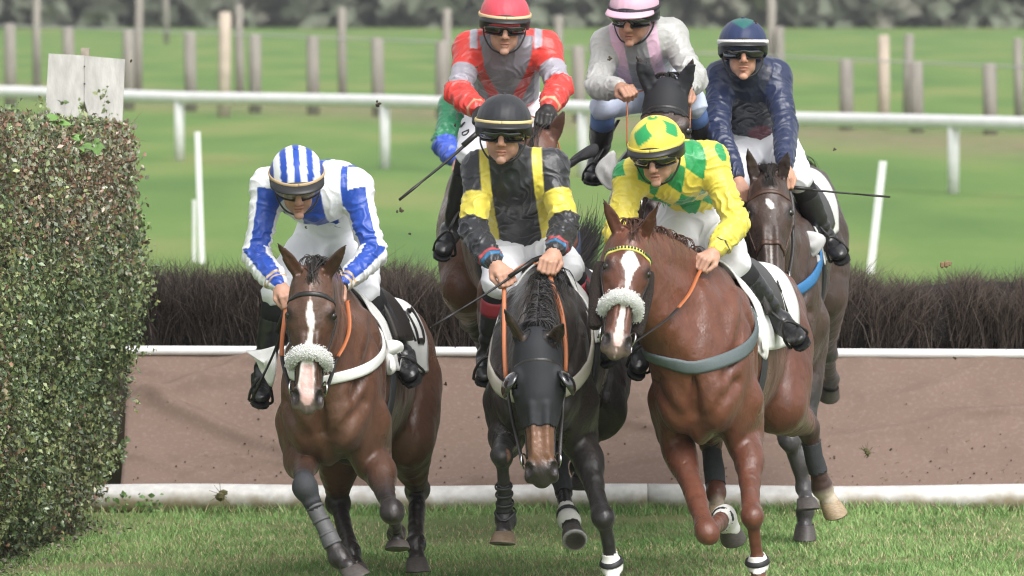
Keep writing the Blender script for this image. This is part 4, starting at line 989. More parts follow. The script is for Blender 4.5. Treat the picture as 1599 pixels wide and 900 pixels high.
    if num:
        for q in (-1, 1):
            jj = (6, 20) if q < 0 else (28, 42)
            segs = {'0': [(0, .0), (.5, -.1), (1, 0), (1.1, .5), (1, 1), (.5, 1.1), (0, 1), (-.1, .5), (0, 0)], '1': [(.3, .8), (.6, 1.1), (.6, -.1)]}
            st = 0.
            for ch in num:
                pts = []
                for (x, y) in segs[ch]:
                    fi = 19 + 6 * (st + x * .45); ui = (jj[0] + (jj[1] - jj[0]) * (.35 + .45 * (y if q > 0 else 1 - y) * -1 + .45)) if True else 0
                    fi = min(max(fi, 0), 26.9); ui = min(max(ui, 1), 47); a, b = int(fi), int(ui)
                    pts.append(PC[a, b] * (1 - fi + a) + PC[a + 1, b] * (fi - a))
                nrmv = H.S * q * .012 + H.U * .004
                mb = MB(); mb.tube(catmull(np.array(pts) + nrmv, 4), .013, 6, flat=.35, up=H.S * q); mb.build('number', leather, oc)
                st += .55
    draped(np.linspace(-1.05, 1.05, 25), np.linspace(-.18, -.52, 14), .028, 'saddle', mat('saddle_leather', (.022, .018, .016), .4), th=.02)
    gP = [loc(.27 * math.sin(a), -.16, -.36 + .36 * math.cos(a)) for a in np.linspace(.9, 2 * math.pi - .9, 24)]
    strap(tr, gP, .085, mat('girth', (.03, .032, .035), .7, bump=.4, bscale=80), 'girth', root, off=.006, n=2, th=.006)
    if p.get('breast'):
        bm2 = mat(*p['breast'][:2], rough=.6, bump=.3, bscale=90); dz = p.get('breast_z', -.40)
        arc_strap(H, lambda a: dz + p.get('breast_up', .28) * min(abs(a) / 1.5, 1) ** 1.15, -1.9, 1.9, p.get('breast_w', .05), bm2, 'breast_girth')
    return root

def arc_strap(H, zf, a0, a1, w, m, name, off=.007, n=60, th=.006):
    """a strap round the chest, found by casting from the middle of the trunk"""
    an = np.linspace(a0, a1, n); c = np.array([H.loc(0, -.12, zf(a)) for a in an]); d = np.array([H.S * math.sin(a) + H.F * math.cos(a) for a in an])
    lo = np.full(n, .05); hi = np.full(n, .85)
    for _ in range(16): mid = (lo + hi) / 2; ins = sdf(H.trunk, c + d * mid[:, None]) < off; lo = np.where(ins, mid, lo); hi = np.where(ins, hi, mid)
    P = c + d * hi[:, None]; N = sdf_grad(H.trunk, P); T = np.gradient(P, axis=0); B = np.cross(T, N); B /= np.linalg.norm(B, axis=1)[:, None] + 1e-9; V = []
    for a, b in ((-1, 0), (-.6, .7), (.6, .7), (1, 0), (1, -1), (-1, -1)): V.append(P + B * a * w / 2 + N * b * th)
    V = np.array(V).transpose(1, 0, 2).reshape(-1, 3); k = 6
    F = [(i * k + j, i * k + (j + 1) % k, (i + 1) * k + (j + 1) % k, (i + 1) * k + j) for i in range(n - 1) for j in range(k)] + [tuple(range(k))[::-1], tuple((n - 1) * k + j for j in range(k))]
    return mesh_obj(name, V, F, m, H.root)

def reins(H, hands, m=None, orange=.55, slack=.03):
    """from the bit rings to each hand, and the loop between the hands"""
    for q, h in zip((-1, 1), hands):
        a = H.hp(q * .072, .52, -.10); b = h; mid = a * .5 + b * .5 - A(0, 0, slack) + H.S * q * .03
        path = catmull([a, mid, b], 14)
        for _ in range(5):
            dd = sdf(H.prims, path); gg = sdf_grad(H.prims, path); path = path + gg * np.clip(.012 - dd, 0, .05)[:, None]
        for _ in range(3): path[1:-1] = .5 * path[1:-1] + .25 * (path[2:] + path[:-2])
        s = int(len(path) * (1 - orange))
        mb = MB(); mb.tube(path[:s + 1], .0085, 8, flat=.35); r1 = mb.build('rein', leather, H.root)
        mb = MB(); mb.tube(path[s:], .0095, 8, flat=.4); mb.build('rein_grip', m or tan, r1)
    a, b = hands; c = (a + b) / 2
    mb = MB(); mb.tube(catmull([a, c + A(0, .02, .035), b], 8), .0085, 8, flat=.4); mb.build('rein_bridge', m or tan, H.root)
# ================================================================== JOCKEYS
skin_m = mat('skin', attr=True, rough=.5, spec=.4, noise=.05, nscale=60, bump=.12, bscale=300, bdist=.001, sss=.08)
silk_m = mat('silk', attr=True, rough=.36, spec=.5, sheen=.15, bump=.4, bscale=34, bdist=.008, b2=.4, b2scale=12, coat=.0)
nylon_m = mat('matt_jacket', attr=True, rough=.6, spec=.3, bump=.35, bscale=26, bdist=.008, b2=.30, b2scale=11)
breech_m = mat('white_breeches', (.72, .73, .78), .6, bump=.3, bscale=18, bdist=.008, b2=.25, b2scale=9)
bootm = mat('boot_leather', (.017, .017, .019), .28, spec=.6, bump=.5, bscale=34, bdist=.006, b2=.3, b2scale=14)
sockm = mat('black_sock', (.012, .012, .014), .8)
lens_m = mat('goggle_lens', (.008, .008, .010), .06, spec=.8, coat=.6)
clear_m = mat('clear_lens', (.42, .36, .33), .08, alpha=.45, spec=.8, coat=.5)
rubber = mat('black_rubber', (.015, .015, .016), .5)
cap_m = mat('cap_silk', attr=True, rough=.5, spec=.35, sheen=.1, bump=.3, bscale=50, bdist=.004)
SK = np.array([.50, .285, .205])

def rot(yaw, pitch, roll):
    """yaw>0 turns the face to the picture's right, pitch>0 looks down, roll>0 tips the crown to the picture's right"""
    y, p, r = (math.radians(q) for q in (yaw, pitch, roll))
    return np.array(Matrix.Rotation(y, 3, 'Z') @ Matrix.Rotation(r, 3, 'Y') @ Matrix.Rotation(p, 3, 'X'))

def hand_prims(w, d, n, q, s=1., rein=None):
    """clenched fist: w wrist, d towards the knuckles, n back of the hand, q = +1/-1 side of the thumb along side vector"""
    d = nrm(d); n = nrm(n - d * (n @ d)); t = np.cross(d, n) * q; s *= 1.0
    X = lambda a, b, c: w + (d * a + t * b + n * c) * s
    pr = [Ell(X(.048, .0, -.002), np.array((.040, .036, .017)) * s, np.stack([d, t, n], 1), .012), Cone(X(-.01, 0, 0), X(.03, .002, 0), .022 * s, .024 * s, .012, t, 1.15)]
    pr.append(Ell(X(.035, .026, -.012), np.array((.030, .015, .016)) * s, np.stack([d, t, n], 1), .010))
    for i, b in enumerate((.030, .0105, -.0095, -.028)):
        l = (.92, 1.03, 1., .84)[i]; k0 = X(.082 - abs(i - 1) * .004, b, .004)
        k1 = X((.082 + .026 * l), b * 1.02, -.028 * l); k2 = X(.082 + .006, b * .98, -.050 * l); k3 = X(.062, b * .95, -.044 * l)
        r = (.0098, .0102, .0098, .0086)[i] * s
        pr += [Cone(X(.05, b * .8, .002), k0, r * .9, r * 1.08, .006), Cone(k0, k1, r * 1.04, r * .95, .003), Cone(k1, k2, r * .95, r * .88, .003), Cone(k2, k3, r * .88, r * .8, .003)]
    pr += [Cone(X(.022, .026, -.010), X(.050, .043, -.022), .0135 * s, .0115 * s, .006), Cone(X(.050, .043, -.022), X(.078, .036, -.034), .011 * s, .0098 * s, .003), Cone(X(.078, .036, -.034), X(.094, .022, -.040), .0098 * s, .0085 * s, .003)]
    return pr, X(.068, 0, -.028)

def rider(p):
    J = {k: at(*v) for k, v in p['J'].items()}
    hs_ = p.get('hsize', 1.04); hR = rot(*p['head']); hc = J['head']
    X = lambda x, y, z: hc + hR @ (A(x, y, z) * hs_)
    HE = lambda c, r, k=.012: Ell(X(*c), np.array(r) * hs_, hR, k)
    HC = lambda pts, rr, k=.01, **kw: chain([X(*q) for q in pts], np.array(rr) * hs_, k, **kw)
    up = nrm(J['chest'] - J['pelvis']); lat = nrm(J['shB'] - J['shA']); lat = nrm(lat - up * (lat @ up)); fr = np.cross(up, lat); fr = fr if fr[1] < 0 else -fr
    TR = np.stack([lat, fr, up], 1)
    # ---------------- body: one continuous skin
    jw, cz, nl = p.get('face', (1., 0., 1.))
    pr = [HE((0, .015, .035), (.074, .092, .080)), HE((0, -.020, -.035), (.054 * jw, .066, .062), .03), HE((0, -.050, -.088 - cz), (.033 * jw, .028, .024), .03),
          HE((0, -.088, .020), (.050, .016, .016), .02)]
    for q in (-1, 1):
        pr += [HE((q * .040, -.070, -.022), (.018, .018, .015), .02), HE((q * .040 * jw, -.030, -.064), (.016, .040, .026), .025), HE((q * .079, .012, -.012), (.008, .018, .030), .006),
               HE((q * .012, -.103, -.040), (.009, .010, .008), .007), HE((q * .030, -.090, .004), (.013, .008, .010), .006)]
    pr += HC([(0, -.092, .010), (0, -.104, -.012), (0, -.112 - .006 * nl, -.032 - .003 * (nl - 1))], [.009, .0095 * nl, .0115 * nl], .010) + [HE((0, -.114, -.037), (.012, .010, .009), .006)]
    pr += [HE((0, -.094, -.064), (.024, .010, .0055), .005), HE((0, -.092, -.075), (.021, .010, .0065), .005), HE((0, -.090, -.098 - cz), (.020, .014, .014), .018)]
    cutm = [HE((0, -.106, -.0695), (.021, .010, .0016), .002)]
    hb = X(0, .035, -.055); nk = J['chest'] * .75 + J['shA'] * .125 + J['shB'] * .125 + up * .06
    pr += chain([nk - up * .05, nk * .5 + hb * .5, hb], [.062, .052, .056], .03, kk=.01)
    th = p.get('thick', 1.)
    mid = J.get('mid', (J['chest'] + J['pelvis']) / 2)
    torso = chain([J['pelvis'], mid, J['chest']], np.array([.115, .105, .118]) * th, .04, lat, 1.25, kk=.02)
    pr += torso
    pr += [Cone(J['shA'], J['chest'], .055, .09, .05), Cone(J['shB'], J['chest'], .055, .09, .05)]
    hands = []; hnd = []
    for c, q in (('A', -1), ('B', 1)):
        sh, el, wr = J['sh' + c], J['el' + c], J['wr' + c]
        pr += chain([sh, sh * .5 + el * .5, el], [.042, .036, .028], .03) + chain([el, el * .65 + wr * .35, el * .15 + wr * .85, wr], [.028, .030, .021, .024], .02)
        d = np.array(p.get('hd' + c, (0, 0, 0)), float); d = nrm(wr - el) * .6 + d; n = np.array(p.get('hn' + c, (0, -.55, .8)), float)
        hp_, grip = hand_prims(wr, d, n, p.get('ht' + c, -q), p.get('hs', 1.), None); hands.append(grip); hnd.append(hp_); pr += hp_
        hip, kn, an, to = J['hip' + c], J['kn' + c], J['an' + c], J['to' + c]
        pr += chain([hip, hip * .5 + kn * .5, kn], [.080, .070, .050], .04, kk=.01) + chain([kn, kn * .6 + an * .4, an], [.045, .040, .025], .02, kk=.01) + chain([an, an + nrm(an - kn) * .03, an * .45 + to * .55 + nrm(an - kn) * .038], [.022, .018, .010], .02)
    V, Q = polygonise(pr, .0042, cutm, smooth=1); N = normals(V, Q)
    lh = (V - hc) @ hR / hs_; x, y, z = lh.T; face = (np.abs(x) < .1) & (np.abs(y) < .13) & (z > -.125) & (z < .12)
    sk = SK * np.array(p.get('tone', (1, 1, 1))); col = np.tile(sk, (len(V), 1)) * (1 + .05 * NZ[1](V, 40.))[:, None]
    def bl(m, c):
        nonlocal col
        m = np.clip(m, 0, 1)[:, None]; col = col * (1 - m) + np.array(c) * m
    g3 = lambda a, b, c, r: np.exp(-(((x - a) ** 2 + (y - b) ** 2 + (z - c) ** 2) / r ** 2))
    bl(face * (g3(0, -.115, -.035, .018) * .5 + (g3(.045, -.08, -.03, .025) + g3(-.045, -.08, -.03, .025)) * .35), sk * (1.05, .72, .65))
    bl(face * (y < -.04) * np.clip((-.048 - z) / .02, 0, 1) * np.clip(1 - g3(0, -.1, -.07, .02), 0, 1) * p.get('stubble', .25), sk * (.62, .62, .66))
    bl(face * (y < -.085) * (np.abs(x) < .026) * np.exp(-((z + .070) / .008) ** 2) * .8, sk * (.80, .45, .42))
    bl(face * (y < -.085) * (np.abs(x) < .023) * (np.abs(z + .0695) < .0025) * .8, sk * .25)
    for q in (-1, 1): bl(face * g3(q * .0075, -.116, -.0445, .0055) * 1.2, sk * .2); bl(face * (y < -.07) * (np.abs(x - q * .032) < .018) * np.exp(-((z - .024) / .005) ** 2), (.05, .035, .025))
    hair_c = np.array(p.get('hair', (.03, .02, .015))); bl(((y > .03) | (z > .06)) * face * ((z > -.045)) * 1.0, hair_c)
    root = thing('person', p['label'], 'jockey', J['pelvis'], 'jockeys riding the racehorses'); body = mesh_obj('body', V, Q, skin_m, root, col)
    for q in (-1, 1):
        mb = MB(); mb.ball(X(q * .031, -.0835, .004), .0125 * hs_, n=10); e_ = mb.build('eyeball', mat('eye_white', (.6, .58, .55), .2), body)
        mb = MB(); mb.ball(X(q * .031, -.0935, .003), .0055 * hs_, n=10); mb.build('iris', eye_m, e_)
    # ---------------- jacket
    jp = chain([J['pelvis'] * .55 + mid * .45, mid, J['chest']], np.array([.112, .118, .122]) * th, .04, lat, 1.26, kk=.02)
    jp += [Cone(J['shA'], J['chest'] - up * .02, .064, .098, .06), Cone(J['shB'], J['chest'] - up * .02, .064, .098, .06)]
    jp += [Cone(nk - up * .09, nk + (hb - nk) * p.get('collar', .42), .088, .066, .03)]
    jp += [Cone(J['sh' + c], nk + up * .0, .060, .062, .05) for c in 'AB']
    if 'back' in J: jp += [Ell(J['back'], (.13, .13, .12), None, .08)]
    sw = p.get('sleeve', 1.)
    for c in 'AB':
        sh, el, wr = J['sh' + c], J['el' + c], J['wr' + c]; cu = el * .03 + wr * .97
        sagd = A(0, 0, -.012)
        jp += chain([sh, sh * .55 + el * .45 + sagd, el + sagd], np.array([.066, .060, .052]) * sw, .035, kk=.015)
        jp += chain([el + sagd, el * .55 + wr * .45 + sagd, el * .12 + wr * .88, cu], np.array([.052, .054, .040, .031]) * sw, .03, kk=.012)
    clip = [(J['wr' + c] - nrm(J['wr' + c] - J['el' + c]) * .006, nrm(J['wr' + c] - J['el' + c])) for c in 'AB']
    V, Q = polygonise(jp, .0048, smooth=2)
    N = normals(V, Q)
    # where on the jacket: body coordinates and sleeve coordinates
    tl = (V - J['chest']) @ TR; L_ = np.linalg.norm(J['chest'] - J['pelvis'])
    u = tl[:, 0]; v = 1 + tl[:, 2] / L_; w = tl[:, 1]
    def limb(a, b, P):
        ab = b - a; t = (P - a) @ ab / (ab @ ab); c = a + np.clip(t, 0, 1)[:, None] * ab; return t, np.linalg.norm(P - c, axis=1)
    arm = np.zeros(len(V)); at_ = np.full(len(V), -1.); ang = np.zeros(len(V)); td = sdf(torso + [Ell(J['chest'], .11, None, .03)], V)
    best = np.minimum(td * 1.0 + .0, 9.); foldc = np.zeros(len(V))
    for c, q in (('A', -1), ('B', 1)):
        sh, el, wr = J['sh' + c], J['el' + c], J['wr' + c]
        t1, d1 = limb(sh, el, V); t2, d2 = limb(el, wr, V); first = d1 < d2
        dd = np.minimum(d1, d2) - .058; tt = np.where(first, np.clip(t1, -.3, 1), 1 + np.clip(t2, 0, 1.2)); m = dd < best - .0
        ax = np.where(first[:, None], nrm(el - sh), nrm(wr - el)); rel = V - np.where(first[:, None], sh, el); rel = rel - ax * (rel * ax).sum(1)[:, None]
        e1 = np.cross(ax, A(0, 1, 0)); e1 /= np.linalg.norm(e1, axis=1)[:, None]; e2 = np.cross(ax, e1); an = np.arctan2((rel * e2).sum(1), (rel * e1).sum(1) * q)
        arm = np.where(m, q, arm); at_ = np.where(m, tt, at_); ang = np.where(m, an, ang); best = np.where(m, dd, best)
    n1 = NZ[p['seed'] % 6](V, 6.); n2 = NZ[(p['seed'] + 1) % 6](V, 12.)
    on = arm != 0
    Ps = np.stack([np.where(on, at_ * .28, v * .4), np.where(on, np.sin(ang) * .05, u * .8), np.where(on, np.cos(ang) * .05, w * .8)], 1)
    fold = np.sin(3.2 * NZ[p['seed'] % 6](Ps * [1, .8, .8], 30.) + 2.6 * NZ[(p['seed'] + 3) % 6](V, 12.) + np.where(on, at_ * 9 + ang, v * 6 + np.abs(u) * 30))
    fold2 = np.sin(3. * NZ[(p['seed'] + 2) % 6](Ps, 26.) + n2)
    amp = np.where(on, .0115 * np.clip(.45 + 1.1 * np.exp(-((at_ - 1) / .35) ** 2) + .6 * np.exp(-((at_ - 1.75) / .22) ** 2), 0, 1.3), .0062)
    V = V + N * (amp * (.8 * ((1 - np.abs(fold)) ** 1.5 - .3) + .35 * fold2 * np.clip(n1 + .4, 0, 1)) * p.get('folds', 1.) + .004 * n1)[:, None]
    mside = silk_m if p.get('silk', True) else nylon_m
    jc = p['pattern'](dict(u=u, v=v, w=w, t=at_, a=ang, arm=arm, on=on, n=n1, V=V, cols=len(V)))
    mesh_obj('jacket', V, Q, mside, root, jc)
    for c in 'AB':                              # knitted cuffs
        if p.get('cuff', True) is None: continue
        el, wr = J['el' + c], J['wr' + c]; d = nrm(wr - el); mb = MB(); o = p.get('cuffr', .031)
        mb.tube([wr - d * .035, wr - d * .03, wr - d * .004, wr + d * .008], [o * .95, o * 1.06, o, o * .88], 20)
        mb.build('cuff', mat(*p.get('cuffmat', ('black_cuff', (.015, .015, .017), .8))), root)
    # ---------------- breeches, socks, boots
    bp = chain([J['pelvis'], J['pelvis'] * .5 + mid * .5], np.array([.125, .112]) * th, .04, lat, 1.25)
    for c in 'AB':
        hip, kn, an = J['hip' + c], J['kn' + c], J['an' + c]; be = kn * .93 + an * .07
        bp += chain([hip, hip * .5 + kn * .5, kn, be], [.094, .086, .063, .056], .05, kk=.015)
    p['_bp'] = bp
    V, Q = polygonise(bp, .006, smooth=2); N = normals(V, Q); n1 = NZ[3](V, 7.)
    V = V + N * (.006 * (1 - np.abs(np.sin(NZ[4](V, 10.) * 4 + n1 * 3))) ** 1.4 + .003 * n1)[:, None]
    bc = np.tile(np.array(p.get('breech', (.80, .81, .85))), (len(V), 1))
    mesh_obj('breeches', V, Q, mat('breeches_cloth', attr=True, rough=.6, bump=.3, bscale=18, bdist=.008, b2=.2, b2scale=9), root, bc)
    for c, q in (('A', -1), ('B', 1)):
        kn, an, to = J['kn' + c], J['an' + c], J['to' + c]
        d = nrm(an - kn)
        if p.get('sock', .38):
            f = p.get('sock', .38); mb = MB(); mb.tube([kn + (an - kn) * t for t in (.0, .04, f * .5, f + .02)], [.05, .0585, .056, .054], 20); so = mb.build('sock', mat(*p.get('sockmat', ('black_sock', (.012, .012, .014), .8))), root)
            if p.get('band'):
                mb = MB(); b0, b1 = p['band'][0], p['band'][1]; mb.tube([kn + (an - kn) * t for t in np.linspace(b0, b1, 5)], [.057, .0575, .0575, .057, .0565], 20); mb.build('garter', mat(*p['band'][2]), so)
        f = p.get('sock', .38)
        fd = nrm(to - an); fl = np.linalg.norm(to - an); side = nrm(np.cross(d, fd)) if np.linalg.norm(np.cross(d, fd)) > .1 else lat
        sole = nrm(np.cross(fd, side)); sole = sole if sole @ d > 0 else -sole
        bt = chain([kn + (an - kn) * (f - .02), kn + (an - kn) * .62, kn + (an - kn) * .85, an], [.056, .051, .041, .040], .02, kk=.008)
        bt += chain([an + sole * .025 - fd * .02, an + sole * .035 + fd * fl * .45, an + sole * .04 + fd * fl * .82, an + sole * .042 + fd * fl], [.034, .029, .027, .019], .02, side, 1.45, kk=.01)
        bt += [Ell(an - fd * .03 + sole * .03, (.034, .034, .034), None, .02)]
        V, Q = polygonise(bt, .0055, smooth=1); N = normals(V, Q); td_ = (V - kn) @ d / np.linalg.norm(an - kn)
        V = V + N * (.0035 * np.sin(td_ * 34 + 3 * NZ[2](V, 12.)) * np.clip((td_ - .5) * 3, .15, 1) * (td_ < 1.05))[:, None]
        bo = mesh_obj('boot', V, Q, bootm, root)
        mb = MB(); S0 = an + sole * .066
        out = [(-.055, .024), (-.03, .031), (.02, .028), (.08, .034), (.8 * fl + .02, .040), (fl + .02, .030), (fl + .034, .012)]
        pts = [(a_, b_) for a_, b_ in out] + [(a_, -b_) for a_, b_ in out[::-1]]
        Vs = [S0 + fd * a_ + side * b_ for a_, b_ in pts]; Vs += [s + sole * .011 for s in Vs]; n = len(pts)
        mb.add(Vs, [tuple(range(n)), tuple(range(2 * n - 1, n - 1, -1))] + [(i, (i + 1) % n, (i + 1) % n + n, i + n) for i in range(n)]); mb.build('sole', rubber, bo, smooth=False)
        # stirrup iron and leather
        st = an + fd * fl * .62 + sole * .082; mb = MB(); w_ = .046; topi = st - nrm(d) * .115
        loop = [st + side * w_, st + side * w_ * .95 - d * .045, st + side * w_ * .5 - d * .095, topi, st - side * w_ * .5 - d * .095, st - side * w_ * .95 - d * .045, st - side * w_, st + side * w_]
        mb.tube(catmull(loop, 4), .0065, 6); ir = mb.build('stirrup_iron', leather if p.get('black_iron', True) else steel, root)
        if p.get('stirrup_leather', True):
            tgt = J['pelvis'] * .35 + kn * .65 + A(0, .05, 0) - A(0, 0, .10); mb = MB(); mb.tube(catmull([topi, topi * .5 + tgt * .5 - A(0, 0, .0), tgt], 4), .011, 6, flat=.3); mb.build('stirrup_leather', leather, ir)
    # ---------------- helmet, band, peak, goggles, harness
    c0 = A(0, .008, .034); ra, rb, rc = .105, .131, .108; zb = .030
    nu_, nv_ = 72, 26; Vh = []; ph = np.linspace(0, 2 * math.pi, nu_, endpoint=False)
    zlo = -.30
    for j in range(nv_):
        th_ = (math.pi / 2 + .22) * j / (nv_ - 1)
        for a in ph: Vh.append((math.sin(a) * ra * math.sin(th_), -math.cos(a) * rb * math.sin(th_), math.cos(th_) * rc))
    Vh = np.array(Vh); n_ = NZ[(p['seed'] + 2) % 6](Vh * 1.0, 28.)
    fz = Vh[:, 2] / rc
    gather = .0016 * np.sin(np.arctan2(Vh[:, 0], Vh[:, 1]) * 22 + n_ * 3) * np.clip(1 - fz, 0, 1)
    Vl = Vh * (1 + .012 * n_[:, None] + gather[:, None] * 8) + c0
    F = [(j * nu_ + k, (j + 1) * nu_ + k, (j + 1) * nu_ + (k + 1) % nu_, j * nu_ + (k + 1) % nu_) for j in range(nv_ - 1) for k in range(nu_)]
    cc = p['cap'](Vl - c0, p); 
    hel = solid(mesh_obj('cap', [X(*q) for q in Vl], F, cap_m, root, cc), .004)
    mb = MB(); mb.ball(X(0, .008, .034 + rc * 1.0), (.010, .010, .006), hR, 8); mb.build('cap_button', mat('capbtn%d' % p['seed'], p.get('button', (.03, .03, .03)), .7), hel)
    # black shell showing under the cap
    Vb = []; rings = [(.040, 1.015), (.012, 1.035), (-.012, 1.02), (-.022, .96)]
    for z_, sc_ in rings:
        for a in ph:
            fr_ = max(0, math.cos(a)); Vb.append((math.sin(a) * ra * sc_, -math.cos(a) * rb * sc_ + .008, z_ + .050 * fr_ ** 2 * (z_ < .03) - .030 * max(0, -math.cos(a)) * (z_ < 0) ))
    Fb = [(j * nu_ + k, (j + 1) * nu_ + k, (j + 1) * nu_ + (k + 1) % nu_, j * nu_ + (k + 1) % nu_) for j in range(3) for k in range(nu_)]
    sh_ = solid(mesh_obj('helmet_shell', [X(*q) for q in Vb], Fb, mat('helmet_black', (.014, .014, .015), .4, spec=.5), root), .006)
    # band
    mb = MB(); P = [X(math.sin(a) * ra * 1.035, -math.cos(a) * rb * 1.035 + .008, .040 + .006 * math.cos(a)) for a in np.linspace(0, 2 * math.pi, 61)]
    mb.tube(P, .0095, 8, flat=.42, up=hR @ A(0, 0, 1) * 0 + np.array([nrm(q - X(0, .008, .04)) for q in P])); mb.build('cap_band', mat('band%d' % p['seed'], p['bandcol'], .6, bump=.2, bscale=60), hel)
    # peak
    Vp = []; na, nr = 25, 5
    for lay in (0, 1):
        for i in range(na):
            a = math.radians(-66 + 132 * i / (na - 1)); ext = p.get('peak', .046) * math.cos(a * 1.25) ** .7 if abs(a * 1.25) < math.pi / 2 else 0
            for j in range(nr):
                t = j / (nr - 1); Vp.append((math.sin(a) * (ra * 1.02 + ext * t * .8), -math.cos(a) * (rb * 1.02) + .008 - ext * t, .040 - .012 * t * t * (1 if ext > 0 else 0) - .003 * t - lay * .004 + .006 * math.cos(a)))
    Fp = []; m_ = na * nr
    for i in range(na - 1):
        for j in range(nr - 1):
            q = i * nr + j; Fp += [(q, q + nr, q + nr + 1, q + 1), (q + m_, q + 1 + m_, q + nr + 1 + m_, q + nr + m_)]
        q = i * nr + nr - 1; Fp.append((q, q + nr, q + nr + m_, q + m_))
    mesh_obj('peak', [X(*q) for q in Vp], Fp, mat('peak%d' % p['seed'], p.get('peakcol', (.015, .015, .016)), .45), hel)
    # goggles
    def strip(z0, z1, a0, a1, off, bulge, n=29, m=7, notch=0.):
        Vg = []
        for i in range(n):
            a = math.radians(a0 + (a1 - a0) * i / (n - 1))
            for j in range(m):
                t = j / (m - 1); zz = z0 + (z1 - z0) * t; nn = notch * math.exp(-(a / .16) ** 2) * (1 - t)
                rr = off + bulge * math.sin(math.pi * t); Vg.append((math.sin(a) * (.080 + rr), -math.cos(a) * (.094 + rr) + .0, zz + nn))
        Fg = [(i * m + j, (i + 1) * m + j, (i + 1) * m + j + 1, i * m + j + 1) for i in range(n - 1) for j in range(m - 1)]
        return [X(*q) for q in Vg], Fg
    Vg, Fg = strip(-.027, .024, -60, 60, .011, .012, notch=.018); gm = p.get('lens', lens_m)
    gl = mesh_obj('goggles', Vg, Fg, gm, root); solid(gl, .003)
    for z0, z1, nt_ in ((.021, .028, 0), (-.031, -.025, .018)):
        Vg, Fg = strip(z0, z1, -62, 62, .013, .004, notch=nt_); 
        if nt_: Vg = [X(*(hR.T @ (np.array(q) - hc) / hs_ + A(0, 0, 0))) for q in Vg]
        solid(mesh_obj('goggle_frame', Vg, Fg, rubber, gl), .006)
    Vg, Fg = strip(-.010, .014, 60, 300, .011, .0); solid(mesh_obj('goggle_strap', Vg, Fg, rubber, gl), .003)
    for q in (-1, 1):
        mb = MB(); mb.ball(X(q * .0835, -.040, .006), (.006, .010, .013), hR, 10); mb.build('goggle_clip', mat('brass', (.45, .33, .12), .35, metal=.6), gl)
    for q in (-1, 1):
        mb = MB(); mb.tube(catmull([X(q * .088, .012, -.005), X(q * .084, -.014, -.05), X(q * .052, -.045, -.098), X(0, -.062, -.118)], 6), .0075, 6, flat=.4, up=hR @ A(0, 0, 0) + nrm(hR @ A(q, -.4, -.2))); mb.build('chin_strap', rubber, root)
    R_ = Horse(); R_.J = J; R_.hands = hands; R_.root = root; R_.X = X; R_.hR = hR; R_.hnd = hnd; R_.up, R_.lat, R_.fr = up, lat, fr
    for nm in ('A', 'B'):
        j = J; print(p['seed'], nm, 'uarm %.2f farm %.2f thigh %.2f shin %.2f foot %.2f' % tuple(np.linalg.norm(j[a + nm] - j[b + nm]) for a, b in (('sh', 'el'), ('el', 'wr'), ('hip', 'kn'), ('kn', 'an'), ('an', 'to'))), 'shw %.2f torso %.2f' % (np.linalg.norm(j['shA'] - j['shB']), np.linalg.norm(j['chest'] - j['pelvis'])))
    return R_

def gloves(R, m):
    for hp_ in R.hnd:
        big = [type(q)(*( (q.a, q.b, q.ra + .0035, q.rb + .0035, q.k, q.side, q.sx) if isinstance(q, Cone) else (q.c, q.r + .0035, q.R, q.k))) for q in hp_]
        V, Q = polygonise(big, .004); mesh_obj('glove', V, Q, m, R.root)
def whip(label, pts, thick=.006, grip=.12, flap=True):
    P = np.array(pts); root = None; L = np.linalg.norm(P[-1] - P[0]); Q = catmull(P, 8); f = grip / L
    mb = MB(); mb.tube(Q, np.interp(np.linspace(0, 1, len(Q)), [0, 1], [thick, thick * .6]), 8); o = mb.build('riding_whip', rubber, None); tag(o, label, 'whip')
    g = Q[0] + (Q[-1] - Q[0]) * 0; mb = MB(); mb.tube([Q[0] - (Q[1] - Q[0]) * .1, Q[0] + (Q[-1] - Q[0]) * f], thick * 1.5, 10); mb.build('grip', leather, o)
    if flap:
        e = Q[-1]; d = nrm(Q[-1] - Q[-2]); mb = MB(); mb.tube([e - d * .10, e - d * .02, e + d * .06], [thick * .9, thick * 1.5, thick * 1.3], 8, flat=.6); mb.build('flap', leather, o)
    return o

# ---- silks
def base(d, c): return np.tile(np.array(c, float), (d['cols'], 1))
def put(col, m, c): 
    m = np.clip(np.asarray(m, float), 0, 1)[:, None]; return col * (1 - m) + np.array(c) * m
def near(x, a, b, s=.004): return np.clip((x - a) / s + .5, 0, 1) * np.clip((b - x) / s + .5, 0, 1)
BLUE, WHT, YEL, GRN, BLK, RED, GRY, NAV = (.014, .065, .38), (.78, .79, .82), (.72, .60, .08), (.02, .30, .09), (.018, .019, .023), (.62, .045, .035), (.20, .19, .22), (.014, .024, .070)
def silk_stripes(d):
    c = base(d, WHT); au = np.abs(d['u'] + .0); body = ~d['on']
    c = put(c, body * (near(au, -1, .050) + near(au, .125, .19)), BLUE)
    s = np.cos(d['a'] * 2 + 2.7); c = put(c, d['on'] * np.clip(s * 9 + .5 + 1, 0, 1) * (d['t'] > .12) * 1., BLUE)
    for a, b in ((1.80, 1.84), (1.88, 1.92)): c = put(c, d['on'] * near(d['t'], a, b, .01), (.50, .36, .20))
    return c
def silk_braces(d):
    c = base(d, BLK); au = np.abs(d['u']); body = ~d['on']
    c = put(c, (d['t'] < .5) * near(au, .088, .128) * (d['w'] > -.2) * (d['v'] > -.2), YEL)
    c = put(c, d['on'] * near(d['t'], .50, .92, .02), YEL)
    c = put(c, d['on'] * near(d['t'], 1.78, 1.84, .02), (.40, .06, .07)); c = put(c, d['on'] * near(d['t'], 1.86, 1.93, .02), (.03, .16, .32))
    return c
